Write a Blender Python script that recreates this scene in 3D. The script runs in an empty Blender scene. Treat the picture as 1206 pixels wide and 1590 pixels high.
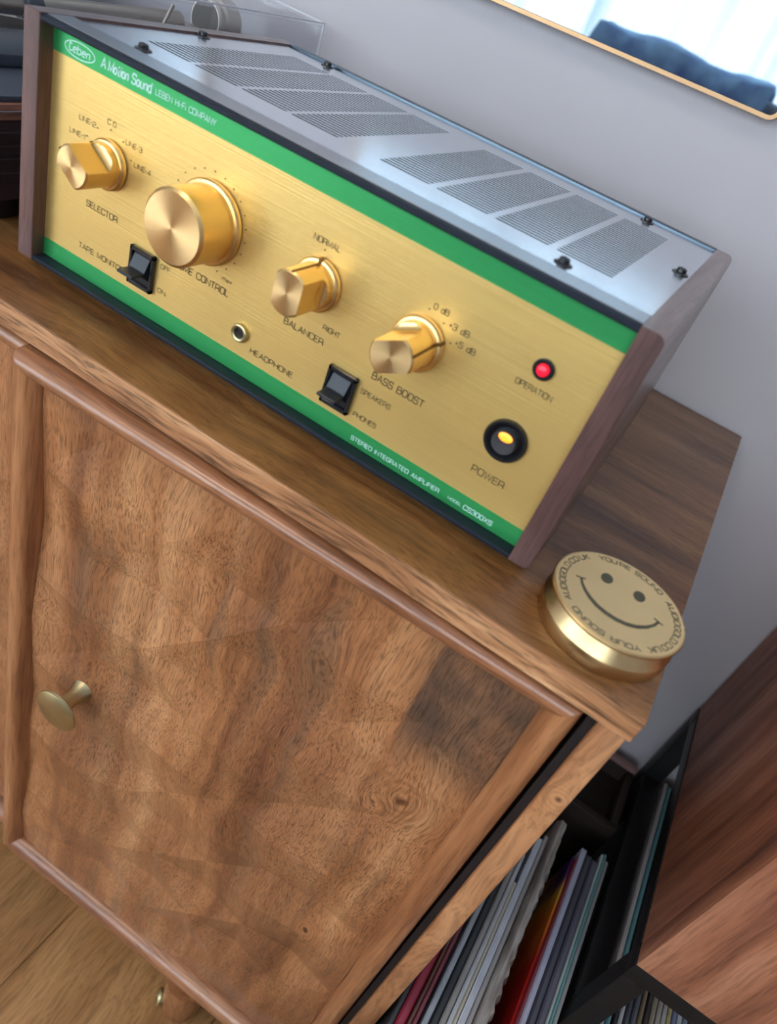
import bpy, bmesh, math, random
from mathutils import Vector, Matrix
random.seed(7)
PI = math.pi
SC = bpy.context.scene
COL = SC.collection

# ------------------------------------------------------------------ camera
F_PX = 1161.34
CAM = Vector((0.3724, -0.3118, 0.2271))
RX = Vector((0.8204, 0.4772, 0.3148)); RY = Vector((0.5248, -0.4101, -0.7459)); RZ = Vector((-0.2269, 0.7772, -0.5869))
cd = bpy.data.cameras.new('camera'); cam = bpy.data.objects.new('camera', cd); COL.objects.link(cam)
m = Matrix.Identity(4)
for i in range(3):
    m[i][0] = RX[i]; m[i][1] = -RY[i]; m[i][2] = -RZ[i]; m[i][3] = CAM[i]
cam.matrix_world = m
cd.sensor_fit = 'VERTICAL'; cd.sensor_height = 24.0; cd.sensor_width = 24.0 * 1206 / 1590
cd.lens = F_PX / 1590 * 24.0
cd.clip_start = 0.01
cd.dof.use_dof = True; cd.dof.focus_distance = 0.50; cd.dof.aperture_fstop = 5.0
SC.camera = cam

# ------------------------------------------------------------------ world, lights, exposure
w = bpy.data.worlds.new('world'); SC.world = w; w.use_nodes = True
bg = w.node_tree.nodes['Background']
bg.inputs[0].default_value = (0.75, 0.87, 1.0, 1); bg.inputs[1].default_value = 2.0
SC.view_settings.view_transform = 'Standard'; SC.view_settings.look = 'None'
SC.view_settings.gamma = 1.0; SC.view_settings.use_curve_mapping = False
SC.view_settings.exposure = -0.32
SC.cycles.use_denoising = True
SC.cycles.max_bounces = 10; SC.cycles.diffuse_bounces = 4; SC.cycles.glossy_bounces = 5
SC.cycles.transmission_bounces = 8; SC.cycles.transparent_max_bounces = 12

def area(name, loc, rot, sx, sy, power, color):
    l = bpy.data.lights.new(name, 'AREA'); l.shape = 'RECTANGLE'; l.size = sx; l.size_y = sy
    l.energy = power; l.color = color
    o = bpy.data.objects.new(name, l); COL.objects.link(o); o.location = loc; o.rotation_euler = rot
    return o
# daylight pouring through the tall window opposite the sideboard
area('window_daylight', (-0.65, -2.62, 0.42), (PI/2, 0, 0), 4.5, 2.1, 205, (0.90, 0.955, 1.0))
# warm fill light added below the ceiling to brighten the room, no fixture there
area('ceiling_fill', (-0.6, -1.1, 1.77), (0, 0, 0), 0.5, 0.5, 10, (1.0, 0.80, 0.60))

# ------------------------------------------------------------------ node helpers
class NT:
    def __init__(s, name):
        s.m = bpy.data.materials.new(name); s.m.use_nodes = True
        s.t = s.m.node_tree; s.b = s.t.nodes['Principled BSDF']; s.out = s.t.nodes['Material Output']
        s.tc = None
    def n(s, ty, **kw):
        nd = s.t.nodes.new(ty)
        for k, v in kw.items():
            if k.startswith('i_'):
                key = k[2:]
                key = int(key) if key.isdigit() else key
                s.put(nd.inputs[key], v)
            else: setattr(nd, k, v)
        return nd
    def put(s, sock, v):
        if hasattr(v, 'is_linked') or isinstance(v, bpy.types.NodeSocket): s.t.links.new(v, sock)
        else:
            try: sock.default_value = v
            except Exception: sock.default_value = (*v, 1.0)
    def math(s, op, a, b=None, c=None, clamp=False):
        nd = s.t.nodes.new('ShaderNodeMath'); nd.operation = op; nd.use_clamp = clamp
        s.put(nd.inputs[0], a)
        if b is not None: s.put(nd.inputs[1], b)
        if c is not None: s.put(nd.inputs[2], c)
        return nd.outputs[0]
    def vm(s, op, a, b=None, scale=None):
        nd = s.t.nodes.new('ShaderNodeVectorMath'); nd.operation = op
        s.put(nd.inputs[0], a)
        if b is not None: s.put(nd.inputs[1], b)
        if scale is not None: s.put(nd.inputs[3], scale)
        return nd.outputs[1] if op in ('LENGTH', 'DISTANCE', 'DOT_PRODUCT') else nd.outputs[0]
    def obj(s):
        if not s.tc: s.tc = s.t.nodes.new('ShaderNodeTexCoord')
        return s.tc.outputs['Object']
    def noise(s, vec, scale, detail=4, rough=0.5, dist=0.0, color=False):
        nd = s.n('ShaderNodeTexNoise'); s.put(nd.inputs['Vector'], vec)
        nd.inputs['Scale'].default_value = scale; nd.inputs['Detail'].default_value = detail
        nd.inputs['Roughness'].default_value = rough; nd.inputs['Distortion'].default_value = dist
        return nd.outputs['Color'] if color else nd.outputs['Fac']
    def ramp(s, fac, stops, interp='LINEAR'):
        nd = s.n('ShaderNodeValToRGB'); s.put(nd.inputs[0], fac); cr = nd.color_ramp; cr.interpolation = interp
        while len(cr.elements) < len(stops): cr.elements.new(0.5)
        for e, (p, c) in zip(cr.elements, stops):
            e.position = p; e.color = (*c, 1) if len(c) == 3 else c
        return nd.outputs[0]
    def mixc(s, fac, a, b, mode='MIX'):
        nd = s.n('ShaderNodeMix', data_type='RGBA', blend_type=mode)
        s.put(nd.inputs[0], fac); s.put(nd.inputs[6], a if not isinstance(a, tuple) else (*a, 1) if len(a) == 3 else a)
        s.put(nd.inputs[7], b if not isinstance(b, tuple) else (*b, 1) if len(b) == 3 else b)
        return nd.outputs[2]
    def bump(s, h, strength, dist):
        nd = s.n('ShaderNodeBump'); nd.inputs['Strength'].default_value = strength; nd.inputs['Distance'].default_value = dist
        s.put(nd.inputs['Height'], h); s.t.links.new(nd.outputs[0], s.b.inputs['Normal']); return nd

def srgb(r, g, b):
    def f(c):
        c /= 255.0
        return c / 12.92 if c <= 0.04045 else ((c + 0.055) / 1.055) ** 2.4
    return (f(r), f(g), f(b))

def plain(name, col, rough=0.5, metal=0.0, spec=0.5, emit=None, estr=0.0, noise=0.06, coat=0.0, scale=60):
    k = NT(name); b = k.b
    if noise:
        f = k.noise(k.obj(), scale, 3)
        c = k.ramp(f, [(0.3, tuple(max(0, x * (1 - noise)) for x in col)), (0.7, tuple(min(1, x * (1 + noise)) for x in col))])
        k.put(b.inputs['Base Color'], c)
    else: b.inputs['Base Color'].default_value = (*col, 1)
    b.inputs['Roughness'].default_value = rough; b.inputs['Metallic'].default_value = metal
    b.inputs['Specular IOR Level'].default_value = spec
    b.inputs['Coat Weight'].default_value = coat
    if emit:
        b.inputs['Emission Color'].default_value = (*emit, 1); b.inputs['Emission Strength'].default_value = estr
    return k.m

def wood(name, dark, mid, light, axis='X', ring=26, pore=420, rough=0.42, bump=0.25, warp=0.02, knots=(), tint=None,
         pore_amt=0.55, coat=0.0, streak=None, rnd=False, planks=None, along=0.07, patches=(), spec=0.5, swirl=0.0, contrast=(0.3, 0.5, 0.7)):
    k = NT(name); p = k.obj()
    if rnd:
        oi = k.n('ShaderNodeObjectInfo')
        p = k.vm('ADD', p, k.vm('SCALE', (3.1, 5.7, 2.3), scale=oi.outputs['Random']))
    base = p
    core = None; ringmix = None
    for (kx, ky, kz, r, st) in knots:           # st: stretch along the grain
        d3 = k.vm('SUBTRACT', base, (kx, ky, kz))
        sv = {'X': (1/st, 1, 1), 'Y': (1, 1/st, 1), 'Z': (1, 1, 1/st)}[axis]
        d = k.vm('LENGTH', k.vm('MULTIPLY', d3, sv))
        wgt = k.math('POWER', 2.718, k.math('MULTIPLY', k.math('POWER', k.math('DIVIDE', d, r * 2.6), 2.0), -1.0))
        p = k.vm('ADD', p, k.vm('SCALE', d3, scale=k.math('MULTIPLY', wgt, -0.8)))
        nz = k.noise(base, 90, 3)
        dd = k.math('ADD', d, k.math('MULTIPLY', k.math('SUBTRACT', nz, 0.5), r * 0.9))
        c1 = k.math('MULTIPLY', k.math('SUBTRACT', 1.0, k.math('DIVIDE', dd, r * 0.62)), 2.2, clamp=True)
        rg = k.math('MULTIPLY', k.math('SINE', k.math('DIVIDE', dd, r * 0.11)), k.math('MULTIPLY', wgt, 0.05))
        core = c1 if core is None else k.math('MAXIMUM', core, c1)
        ringmix = rg if ringmix is None else k.math('ADD', ringmix, rg)
    wn = k.vm('SUBTRACT', k.noise(p, 5.5, 3, 0.5, color=True), (0.5, 0.5, 0.5))
    pw = k.vm('ADD', p, k.vm('SCALE', wn, scale=warp * 2))
    if swirl:
        wn2 = k.vm('SUBTRACT', k.noise(p, 22, 2, 0.5, color=True), (0.5, 0.5, 0.5))
        pw = k.vm('ADD', pw, k.vm('SCALE', wn2, scale=swirl))
    def st(s, a):
        return {'X': (s * a, s, s), 'Y': (s, s * a, s), 'Z': (s, s, s * a)}[axis]
    A = k.noise(k.vm('MULTIPLY', pw, st(ring, along)), 1.0, 6, 0.62)
    if ringmix is not None: A = k.math('ADD', A, ringmix)
    c = k.ramp(A, [(contrast[0], dark), (contrast[1], mid), (contrast[2], light)])
    T = k.noise(k.vm('MULTIPLY', p, st(9, 0.45)), 1.0, 4)
    t = tint or tuple(x * 0.55 for x in mid)
    c = k.mixc(k.math('MULTIPLY', k.math('SUBTRACT', T, 0.42, clamp=True), 3.0, clamp=True), c, k.mixc(0.55, c, t))
    if streak:                                   # long grey-brown figure lines
        S1 = k.noise(k.vm('MULTIPLY', pw, st(55, 0.035)), 1.0, 4, 0.6); S2 = k.noise(k.vm('MULTIPLY', p, st(11, 0.3)), 1.0, 2)
        sf = k.math('MULTIPLY', k.math('MULTIPLY', k.math('SUBTRACT', S1, 0.50), 6.0, clamp=True), k.math('MULTIPLY', k.math('SUBTRACT', S2, 0.44), 7.0, clamp=True))
        c = k.mixc(k.math('MULTIPLY', sf, 0.6), c, streak)
    if planks:                                   # glued-up staves: (axis index, width, offset)
        ai, wd, off = planks
        sep = k.n('ShaderNodeSeparateXYZ'); k.put(sep.inputs[0], base)
        q = k.math('FLOOR', k.math('DIVIDE', k.math('ADD', sep.outputs[ai], off), wd))
        wnz = k.n('ShaderNodeTexWhiteNoise', noise_dimensions='1D'); k.put(wnz.inputs['W'], q)
        c = k.mixc(k.math('MULTIPLY', wnz.outputs[0], 0.35), c, tuple(x * 0.5 for x in dark))
    for (bx, by, bz, hx, hy, hz, col, amt) in patches:   # darker stave pieces let into the panel, hard-edged boxes
        sep = k.n('ShaderNodeSeparateXYZ')
        k.put(sep.inputs[0], k.vm('ADD', base, k.vm('SCALE', wn, scale=0.004)))
        f = None
        for ax, (cc, hh) in enumerate(((bx, hx), (by, hy), (bz, hz))):
            g = k.math('MULTIPLY', k.math('SUBTRACT', hh, k.math('ABSOLUTE', k.math('SUBTRACT', sep.outputs[ax], cc))), 320.0 if ax != 2 else 30.0, clamp=True)
            f = g if f is None else k.math('MULTIPLY', f, g)
        nn = k.noise(base, 28, 4)
        f = k.math('MULTIPLY', f, k.math('MULTIPLY', k.math('ADD', nn, 0.10), 1.35, clamp=True))
        c = k.mixc(k.math('MULTIPLY', f, amt), c, col)
    P = k.noise(k.vm('MULTIPLY', pw, st(pore, 0.05)), 1.0, 3, 0.6)
    pm = k.ramp(P, [(0.36, (1 - pore_amt,) * 3), (0.52, (1, 1, 1)), (0.75, (1.12, 1.12, 1.12))])
    c = k.mixc(1.0, c, pm, 'MULTIPLY')
    if core is not None: c = k.mixc(k.math('MULTIPLY', core, 0.9), c, tuple(x * 0.22 for x in dark))
    k.put(k.b.inputs['Base Color'], c)
    k.b.inputs['Roughness'].default_value = rough; k.b.inputs['Specular IOR Level'].default_value = spec
    k.put(k.b.inputs['Roughness'], k.math('ADD', k.math('MULTIPLY', k.math('SUBTRACT', A, 0.5), -0.25), rough))
    k.b.inputs['Coat Weight'].default_value = coat; k.b.inputs['Coat Roughness'].default_value = 0.25
    k.bump(k.math('ADD', k.math('MULTIPLY', P, 0.8), k.math('MULTIPLY', A, 0.4)), bump, 0.0006)
    return k.m

def brushed(name, col, rough, axis='X', amt=0.06, metal=1.0, bump=0.08, s=900, center=None):
    k = NT(name); p = k.obj()
    sv = {'X': (s * 0.012, s, s), 'Y': (s, s * 0.012, s), 'Z': (s, s, s * 0.012)}[axis]
    f = k.noise(k.vm('MULTIPLY', p, sv), 1.0, 3)
    big = k.noise(p, 9, 2)
    g = k.math('ADD', k.math('MULTIPLY', f, 0.6), k.math('MULTIPLY', big, 0.4))
    c = k.ramp(g, [(0.3, tuple(x * (1 - amt) for x in col)), (0.7, tuple(min(1, x * (1 + amt)) for x in col))])
    k.put(k.b.inputs['Base Color'], c)
    k.b.inputs['Metallic'].default_value = metal
    k.put(k.b.inputs['Roughness'], k.math('ADD', k.math('MULTIPLY', f, 0.10), rough - 0.05))
    k.bump(f, bump, 0.0004)
    return k.m

# ------------------------------------------------------------------ geometry helpers
def loc_of(o):
    v = Vector((0, 0, 0))
    while o is not None: v = v + o.location; o = o.parent
    return v
def thing(name, label, cat, loc=(0, 0, 0), group=None):
    o = bpy.data.objects.new(name, None); COL.objects.link(o); o.location = loc; o.empty_display_size = 0.02
    o['label'] = label; o['category'] = cat
    if group: o['group'] = group
    return o
def obj(name, bm, mat, parent=None, smooth=35, kind=None, label=None, cat=None, group=None, origin=None, mats=None):
    """bm is written in world coordinates; the object's origin is its thing's base"""
    o0 = loc_of(parent) if parent is not None else Vector(origin or (0, 0, 0))
    bmesh.ops.translate(bm, verts=bm.verts, vec=-o0)
    bm.normal_update()
    if smooth:
        a = math.radians(smooth)
        for f in bm.faces: f.smooth = True
        for e in bm.edges:
            if len(e.link_faces) != 2 or e.calc_face_angle(0) > a: e.smooth = False
    me = bpy.data.meshes.new(name); bm.to_mesh(me); bm.free()
    for mm in (mats or [mat]): me.materials.append(mm)
    o = bpy.data.objects.new(name, me); COL.objects.link(o)
    if parent is not None: o.parent = parent
    else: o.location = o0
    if kind: o['kind'] = kind
    if label: o['label'] = label
    if cat: o['category'] = cat
    if group: o['group'] = group
    return o
def B(): return bmesh.new()
def box(bm, x0, x1, y0, y1, z0, z1, bev=0.0, seg=2, mat=0, M=None):
    r = bmesh.ops.create_cube(bm, size=1.0); vs = r['verts']
    for v in vs:
        v.co = Vector(((x0 + x1) / 2 + v.co.x * (x1 - x0), (y0 + y1) / 2 + v.co.y * (y1 - y0), (z0 + z1) / 2 + v.co.z * (z1 - z0)))
    es = list({e for v in vs for e in v.link_edges})
    if bev > 0:
        r2 = bmesh.ops.bevel(bm, geom=es, offset=bev, segments=seg, affect='EDGES', profile=0.5)
        vs = list({v for f in r2['faces'] for v in f.verts} | {v for v in vs if v.is_valid})
    if M is not None:
        for v in vs: v.co = M @ v.co
    return bm
def lathe(bm, prof, M, n=64, cap=True):
    """prof: list of (radius, height) -> revolved about local Z, then M applied"""
    rings = []
    for r, h in prof:
        if r < 1e-6: rings.append([bm.verts.new(M @ Vector((0, 0, h)))])
        else: rings.append([bm.verts.new(M @ Vector((r * math.cos(2 * PI * i / n), r * math.sin(2 * PI * i / n), h))) for i in range(n)])
    for a, b in zip(rings, rings[1:]):
        if len(a) == 1 and len(b) == 1: continue
        for i in range(n):
            j = (i + 1) % n
            if len(a) == 1: bm.faces.new((a[0], b[i], b[j]))
            elif len(b) == 1: bm.faces.new((a[i], b[0], a[j]))
            else: bm.faces.new((a[i], b[i], b[j], a[j]))
    if cap:
        if len(rings[0]) > 1: bm.faces.new(rings[0])
        if len(rings[-1]) > 1: bm.faces.new(rings[-1][::-1])
    bmesh.ops.recalc_face_normals(bm, faces=bm.faces)
    return bm
def facing_front(x, y, z):          # local Z points to -Y (out of the front panel)
    return Matrix.Translation((x, y, z)) @ Matrix(((1, 0, 0, 0), (0, 0, -1, 0), (0, 1, 0, 0), (0, 0, 0, 1)))
def up(x, y, z): return Matrix.Translation((x, y, z))
def tube(bm, pts, r, n=12):
    pts = [Vector(p) for p in pts]; rings = []
    for i, p in enumerate(pts):
        d = (pts[min(i + 1, len(pts) - 1)] - pts[max(i - 1, 0)]).normalized()
        a = d.orthogonal().normalized(); b = d.cross(a)
        if rings:
            pa = rings[-1][1]; a = (pa - d * pa.dot(d)).normalized(); b = d.cross(a)
        rr = r[i] if isinstance(r, (list, tuple)) else r
        rings.append(([bm.verts.new(p + (a * math.cos(2 * PI * k / n) + b * math.sin(2 * PI * k / n)) * rr) for k in range(n)], a))
    for (A, _), (Bq, _) in zip(rings, rings[1:]):
        for k in range(n): bm.faces.new((A[k], A[(k + 1) % n], Bq[(k + 1) % n], Bq[k]))
    bm.faces.new(rings[0][0][::-1]); bm.faces.new(rings[-1][0])
    return bm
def prism(bm, poly, f0, f1):
    """poly: 2D outline; f0/f1 map a 2D point to the two end caps"""
    a = [bm.verts.new(f0(p)) for p in poly]; b = [bm.verts.new(f1(p)) for p in poly]
    n = len(poly)
    bm.faces.new(a); bm.faces.new(b[::-1])
    for i in range(n): bm.faces.new((a[i], b[i], b[(i + 1) % n], a[(i + 1) % n]))
    bmesh.ops.recalc_face_normals(bm, faces=bm.faces)
    return bm

# ------------------------------------------------------------------ materials
M = {}
M['walnut'] = wood('walnut_cheek', srgb(66, 42, 40), srgb(104, 74, 70), srgb(128, 96, 90), 'Z', ring=40, pore=700, rough=0.36, warp=0.012, pore_amt=0.3, bump=0.12, spec=0.6)
M['walnut_y'] = wood('walnut_cheek_outer', srgb(76, 54, 52), srgb(112, 84, 80), srgb(136, 108, 102), 'Y', ring=40, pore=700, rough=0.34, warp=0.012, pore_amt=0.3, bump=0.15, spec=0.6, coat=0.6)
M['mango_top'] = wood('mango_top', srgb(74, 44, 22), srgb(132, 88, 48), srgb(170, 122, 74), 'X', ring=34, pore=900, rough=0.34, warp=0.02, pore_amt=0.4, tint=srgb(96, 58, 30), bump=0.3, along=0.09, coat=0.15)
M['mango_edge'] = wood('mango_edge', srgb(96, 56, 30), srgb(184, 130, 88), srgb(224, 174, 128), 'X', ring=110, pore=620, rough=0.5, warp=0.012, pore_amt=0.62, tint=srgb(140, 88, 52), bump=0.5, along=0.05)
M['mango_side'] = wood('mango_side', srgb(120, 74, 44), srgb(176, 120, 78), srgb(206, 150, 104), 'Z', ring=34, pore=420, rough=0.42, warp=0.03, pore_amt=0.3, tint=srgb(140, 92, 66), bump=0.2,
                       knots=[(0.433 - 0.12, -0.0397 - 0.15, -0.0755 + 0.68, 0.0045, 1.0)])
M['mango_rail'] = wood('mango_rail', srgb(120, 72, 46), srgb(168, 112, 76), srgb(198, 142, 102), 'X', ring=60, pore=600, rough=0.26, warp=0.006, pore_amt=0.35, bump=0.10, coat=0.5)
M['mango_stile'] = wood('mango_stile', srgb(128, 76, 46), srgb(172, 114, 74), srgb(198, 142, 98), 'Z', ring=60, pore=600, rough=0.34, warp=0.006, pore_amt=0.3, bump=0.12, coat=0.2)
M['dark_inside'] = plain('cabinet_inside', srgb(42, 30, 24), 0.7)
M['black_metal'] = plain('black_metal', (0.012, 0.012, 0.014), 0.38, 0.0, spec=0.5)
M['black_plastic'] = plain('black_plastic', (0.010, 0.011, 0.014), 0.25, 0.0, spec=0.6)
M['rocker'] = plain('slate_plastic', (0.022, 0.028, 0.038), 0.42, 0.0, spec=0.5)
M['groove'] = plain('groove_shade_gold', srgb(120, 84, 40), 0.5, 0.8, noise=0)  # gold darkened to carry the shading inside the knob notch
M['navy_trim'] = plain('dark_anodised_trim', (0.012, 0.018, 0.030), 0.5, 0.0, spec=0.22)
M['rear'] = brushed('blue_grey_rail', (0.12, 0.16, 0.20), 0.35, 'X', amt=0.1)
M['band'] = brushed('brushed_grey_band', (0.42, 0.44, 0.47), 0.30, 'Y', amt=0.12, metal=1.0, bump=0.15, s=700)
M['gold'] = brushed('gold_faceplate', srgb(234, 199, 122), 0.40, 'X', amt=0.05, metal=0.74, bump=0.22, s=1100)
M['gold_knob'] = brushed('gold_knob', srgb(240, 202, 136), 0.30, 'Z', amt=0.03, metal=1.0, bump=0.02)
M['green'] = brushed('green_lacquer', srgb(58, 166, 94), 0.36, 'X', amt=0.06, metal=0.55, bump=0.12, s=1100)
M['ink'] = plain('dark_print', srgb(58, 48, 32), 0.6, noise=0)
M['white_ink'] = plain('mint_print', srgb(206, 244, 236), 0.5, noise=0)
M['brass'] = None
M['wall'] = plain('wall_paint', srgb(188, 184, 188), 0.9, noise=0.015, scale=8, spec=0.2)
M['white_paint'] = plain('white_paint', (0.75, 0.76, 0.78), 0.6, noise=0.02, scale=10)
M['mirror'] = plain('tinted_mirror', (0.29, 0.345, 0.385), 0.015, 1.0, noise=0)
M['brass_frame'] = plain('brass_frame', srgb(176, 140, 104), 0.35, 1.0, noise=0.03)

def spun(name, col, rough):         # turned face: concentric fine grooves give the fan-shaped sheen
    k = NT(name); b = k.b
    b.inputs['Base Color'].default_value = (*col, 1); b.inputs['Metallic'].default_value = 1.0
    b.inputs['Roughness'].default_value = rough; b.inputs['Anisotropic'].default_value = 0.85
    uv = k.n('ShaderNodeUVMap', uv_map='spin')
    tg = k.n('ShaderNodeTangent', direction_type='UV_MAP', uv_map='spin')
    k.t.links.new(tg.outputs[0], b.inputs['Tangent'])
    return k.m
M['spun'] = spun('turned_gold_face', srgb(232, 196, 140), 0.36)

def steel_tex():
    k = NT('crinkled_steel_cover'); p = k.obj()
    n1 = k.noise(p, 900, 3, 0.6); n2 = k.noise(p, 2600, 2)
    k.b.inputs['Metallic'].default_value = 1.0
    k.put(k.b.inputs['Base Color'], k.ramp(n1, [(0.3, (0.70, 0.74, 0.80)), (0.7, (0.80, 0.84, 0.90))]))
    k.b.inputs['Roughness'].default_value = 0.22
    k.bump(n1, 0.05, 0.0004)
    return k.m
M['steel'] = steel_tex()
def brass_mat():
    k = NT('solid_brass'); p = k.obj()
    f = k.noise(k.vm('MULTIPLY', p, (30, 30, 500)), 1.0, 3); g = k.noise(p, 45, 4)
    k.put(k.b.inputs['Base Color'], k.ramp(g, [(0.3, srgb(202, 170, 118)), (0.7, srgb(228, 200, 150))]))
    k.b.inputs['Metallic'].default_value = 1.0
    k.put(k.b.inputs['Roughness'], k.math('ADD', k.math('MULTIPLY', g, 0.2), 0.2))
    return k.m
M['brass'] = brass_mat()
M['brass_satin'] = plain('satin_brass_disc', srgb(246, 220, 166), 0.5, 0.95, noise=0.02)
M['aged_brass'] = plain('aged_brass', srgb(196, 182, 140), 0.38, 1.0, noise=0.08)

# ------------------------------------------------------------------ THE ROOM
FL = -0.68
YW = 0.345
def structure(name, bm, mat, parent=None, **k):
    o = obj(name, bm, mat, parent, kind=None if parent is not None else 'structure', **k); return o
structure('wall_back', box(B(), -3.0, 2.6, YW, YW + 0.12, FL, 1.8), M['wall'], smooth=0)
structure('wall_left', box(B(), -3.1, -3.0, -2.55, YW + 0.12, FL, 1.8), M['wall'], smooth=0)
structure('wall_right', box(B(), 2.6, 2.7, -2.55, YW + 0.12, FL, 1.8), M['wall'], smooth=0)
structure('ceiling', box(B(), -3.1, 2.7, -2.55, YW + 0.12, 1.8, 1.9), M['white_paint'], smooth=0)
b = B(); WX0, WX1, WZ0, WZ1 = -2.9, 1.6, FL + 0.06, 1.5
box(b, -3.0, WX0, -2.55, -2.45, FL, 1.8); box(b, WX1, 2.6, -2.55, -2.45, FL, 1.8)
box(b, WX0, WX1, -2.55, -2.45, FL, WZ0); box(b, WX0, WX1, -2.55, -2.45, WZ1, 1.8)
structure('wall_front', b, M['wall'], smooth=0)
wf = B()
for x in (WX0, (WX0 + WX1) / 2 - 0.02, WX1 - 0.05): box(wf, x, x + 0.05, -2.53, -2.47, WZ0, WZ1, 0.004)
for z in (WZ0, WZ1 - 0.05): box(wf, WX0, WX1, -2.53, -2.47, z, z + 0.05, 0.004)
win = structure('window_1', wf, M['white_paint'])
kg = NT('window_glass'); kg.b.inputs['Base Color'].default_value = (1, 1, 1, 1)
gt = kg.n('ShaderNodeBsdfTransparent'); gg = kg.n('ShaderNodeBsdfGlossy'); gg.inputs['Roughness'].default_value = 0.02
mx = kg.n('ShaderNodeMixShader', i_0=0.06); kg.t.links.new(gt.outputs[0], mx.inputs[1]); kg.t.links.new(gg.outputs[0], mx.inputs[2])
kg.t.links.new(mx.outputs[0], kg.out.inputs[0]); M['pane'] = kg.m
for x0, x1 in ((WX0 + 0.05, -0.67), (-0.62, WX1 - 0.05)):
    structure('window_pane', box(B(), x0, x1, -2.503, -2.497, WZ0 + 0.05, WZ1 - 0.05), M['pane'], win, smooth=0)
# floor: oak planks running away from the sideboard front
M['floor_oak'] = wood('oak_plank', srgb(128, 88, 50), srgb(178, 130, 80), srgb(204, 156, 104), 'Y', ring=26, pore=420, rough=0.45, warp=0.025, pore_amt=0.3, rnd=True, bump=0.15, along=0.06)
fl = structure('floor', box(B(), -3.1, 2.7, -2.55, YW + 0.12, FL - 0.06, FL - 0.003), M['dark_inside'], smooth=0)
pw_, pl_ = 0.19, 1.25
pm = None
for i in range(-17, 14):
    off = (i * 0.437) % 1.0 * pl_
    for j in range(-2, 4):
        x0 = 0.135 + i * pw_; y0 = -2.9 + j * pl_ - off + 0.78
        if x0 < -3.05 or x0 + pw_ > 2.68 or y0 > YW or y0 + pl_ < -2.5: continue
        if pm is None:
            o = obj('plank', box(B(), 0.0003, pw_ - 0.0003, 0.0003, pl_ - 0.0003, -0.012, 0.0, 0.0006, 1), M['floor_oak'], None)
            pm = o.data
        else:
            o = bpy.data.objects.new('plank', pm); COL.objects.link(o)
        o.parent = fl; o.location = (x0, y0, FL)
b = B(); box(b, -3.0, 2.6, YW - 0.014, YW, FL, FL + 0.09, 0.003)
structure('baseboard_back', b, M['white_paint'])

# sheer curtains in front of the window
kc = NT('sheer_curtain')
tr = kc.n('ShaderNodeBsdfTranslucent'); tr.inputs[0].default_value = (0.86, 0.93, 0.97, 1)
df = kc.n('ShaderNodeBsdfDiffuse'); df.inputs[0].default_value = (0.86, 0.93, 0.97, 1)
tp = kc.n('ShaderNodeBsdfTransparent'); tp.inputs[0].default_value = (0.95, 0.98, 1, 1)
m1 = kc.n('ShaderNodeMixShader', i_0=0.3); kc.t.links.new(tr.outputs[0], m1.inputs[1]); kc.t.links.new(df.outputs[0], m1.inputs[2])
wv = kc.noise(kc.vm('MULTIPLY', kc.obj(), (9, 1, 0.5)), 1.0, 2)
m2 = kc.n('ShaderNodeMixShader'); kc.put(m2.inputs[0], kc.ramp(wv, [(0.38, (0.12,) * 3), (0.62, (0.62,) * 3)]))
kc.t.links.new(m1.outputs[0], m2.inputs[1]); kc.t.links.new(tp.outputs[0], m2.inputs[2]); kc.t.links.new(m2.outputs[0], kc.out.inputs[0])
M['sheer'] = kc.m
def curtain(x0, x1, lab):
    b = B(); n = int((x1 - x0) / 0.012); cols = []
    for i in range(n + 1):
        t = i / n; x = x0 + (x1 - x0) * t
        y = -2.33 + 0.028 * math.sin(t * (x1 - x0) * 62 + 2.0 * math.sin(x * 7)) + 0.01 * math.sin(x * 23)
        cols.append([b.verts.new((x, y * (1) + 0.006 * math.sin(x * 40 + z * 2), z)) for z in (FL + 0.02, 0.0, 0.6, 1.2, 1.59)])
    for a, c in zip(cols, cols[1:]):
        for j in range(4): b.faces.new((a[j], c[j], c[j + 1], a[j + 1]))
    obj('sheer_curtain', b, M['sheer'], None, smooth=80, label=lab, cat='curtain', origin=((x0 + x1) / 2, -2.33, FL))
curtain(-2.96, -0.56, 'white sheer curtain mirrored in the left half of the window')
curtain(-0.54, 1.7, 'white sheer curtain mirrored behind the blue throw')
rodb = B(); tube(rodb, [(-2.99, -2.33, 1.625), (1.8, -2.33, 1.625)], 0.012)
obj('curtain_rail', rodb, M['black_metal'], None, label='thin black rail that carries the sheer curtains', cat='curtain rail', origin=(-0.5, -2.33, 1.6))

# sofa with throw, seen only in the mirror
M['sofa'] = plain('grey_sofa_fabric', srgb(150, 154, 166), 0.9, noise=0.2, scale=120, spec=0.1)
M['throw'] = plain('blue_throw', srgb(150, 184, 255), 0.9, noise=0.5, scale=9, spec=0.1)
s = thing('sofa', 'low grey fabric sofa mirrored in front of the curtains', 'sofa', (-0.1, -1.9, FL))
obj('sofa_back', box(B(), -0.44, 0.75, -2.12, -1.92, FL + 0.12, 0.185, 0.05, 4), M['sofa'], s)
obj('sofa_seat', box(B(), -0.44, 0.75, -1.92, -1.25, FL + 0.12, FL + 0.42, 0.04, 4), M['sofa'], s)
for x in (-0.56, 0.75): obj('armrest', box(B(), x, x + 0.12, -2.12, -1.25, FL + 0.12, FL + 0.6, 0.035, 4), M['sofa'], s)
for x in (-0.5, 0.8):
    for y in (-2.06, -1.32): obj('leg', tube(B(), [(x, y, FL), (x, y, FL + 0.13)], [0.014, 0.022]), M['walnut'], s)
b = B(); nx, pts = 34, [(-1.90, -0.08), (-1.895, 0.04), (-1.90, 0.14), (-1.93, 0.198), (-2.02, 0.212), (-2.11, 0.196), (-2.14, 0.10), (-2.145, 0.0)]
cols = []
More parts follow.
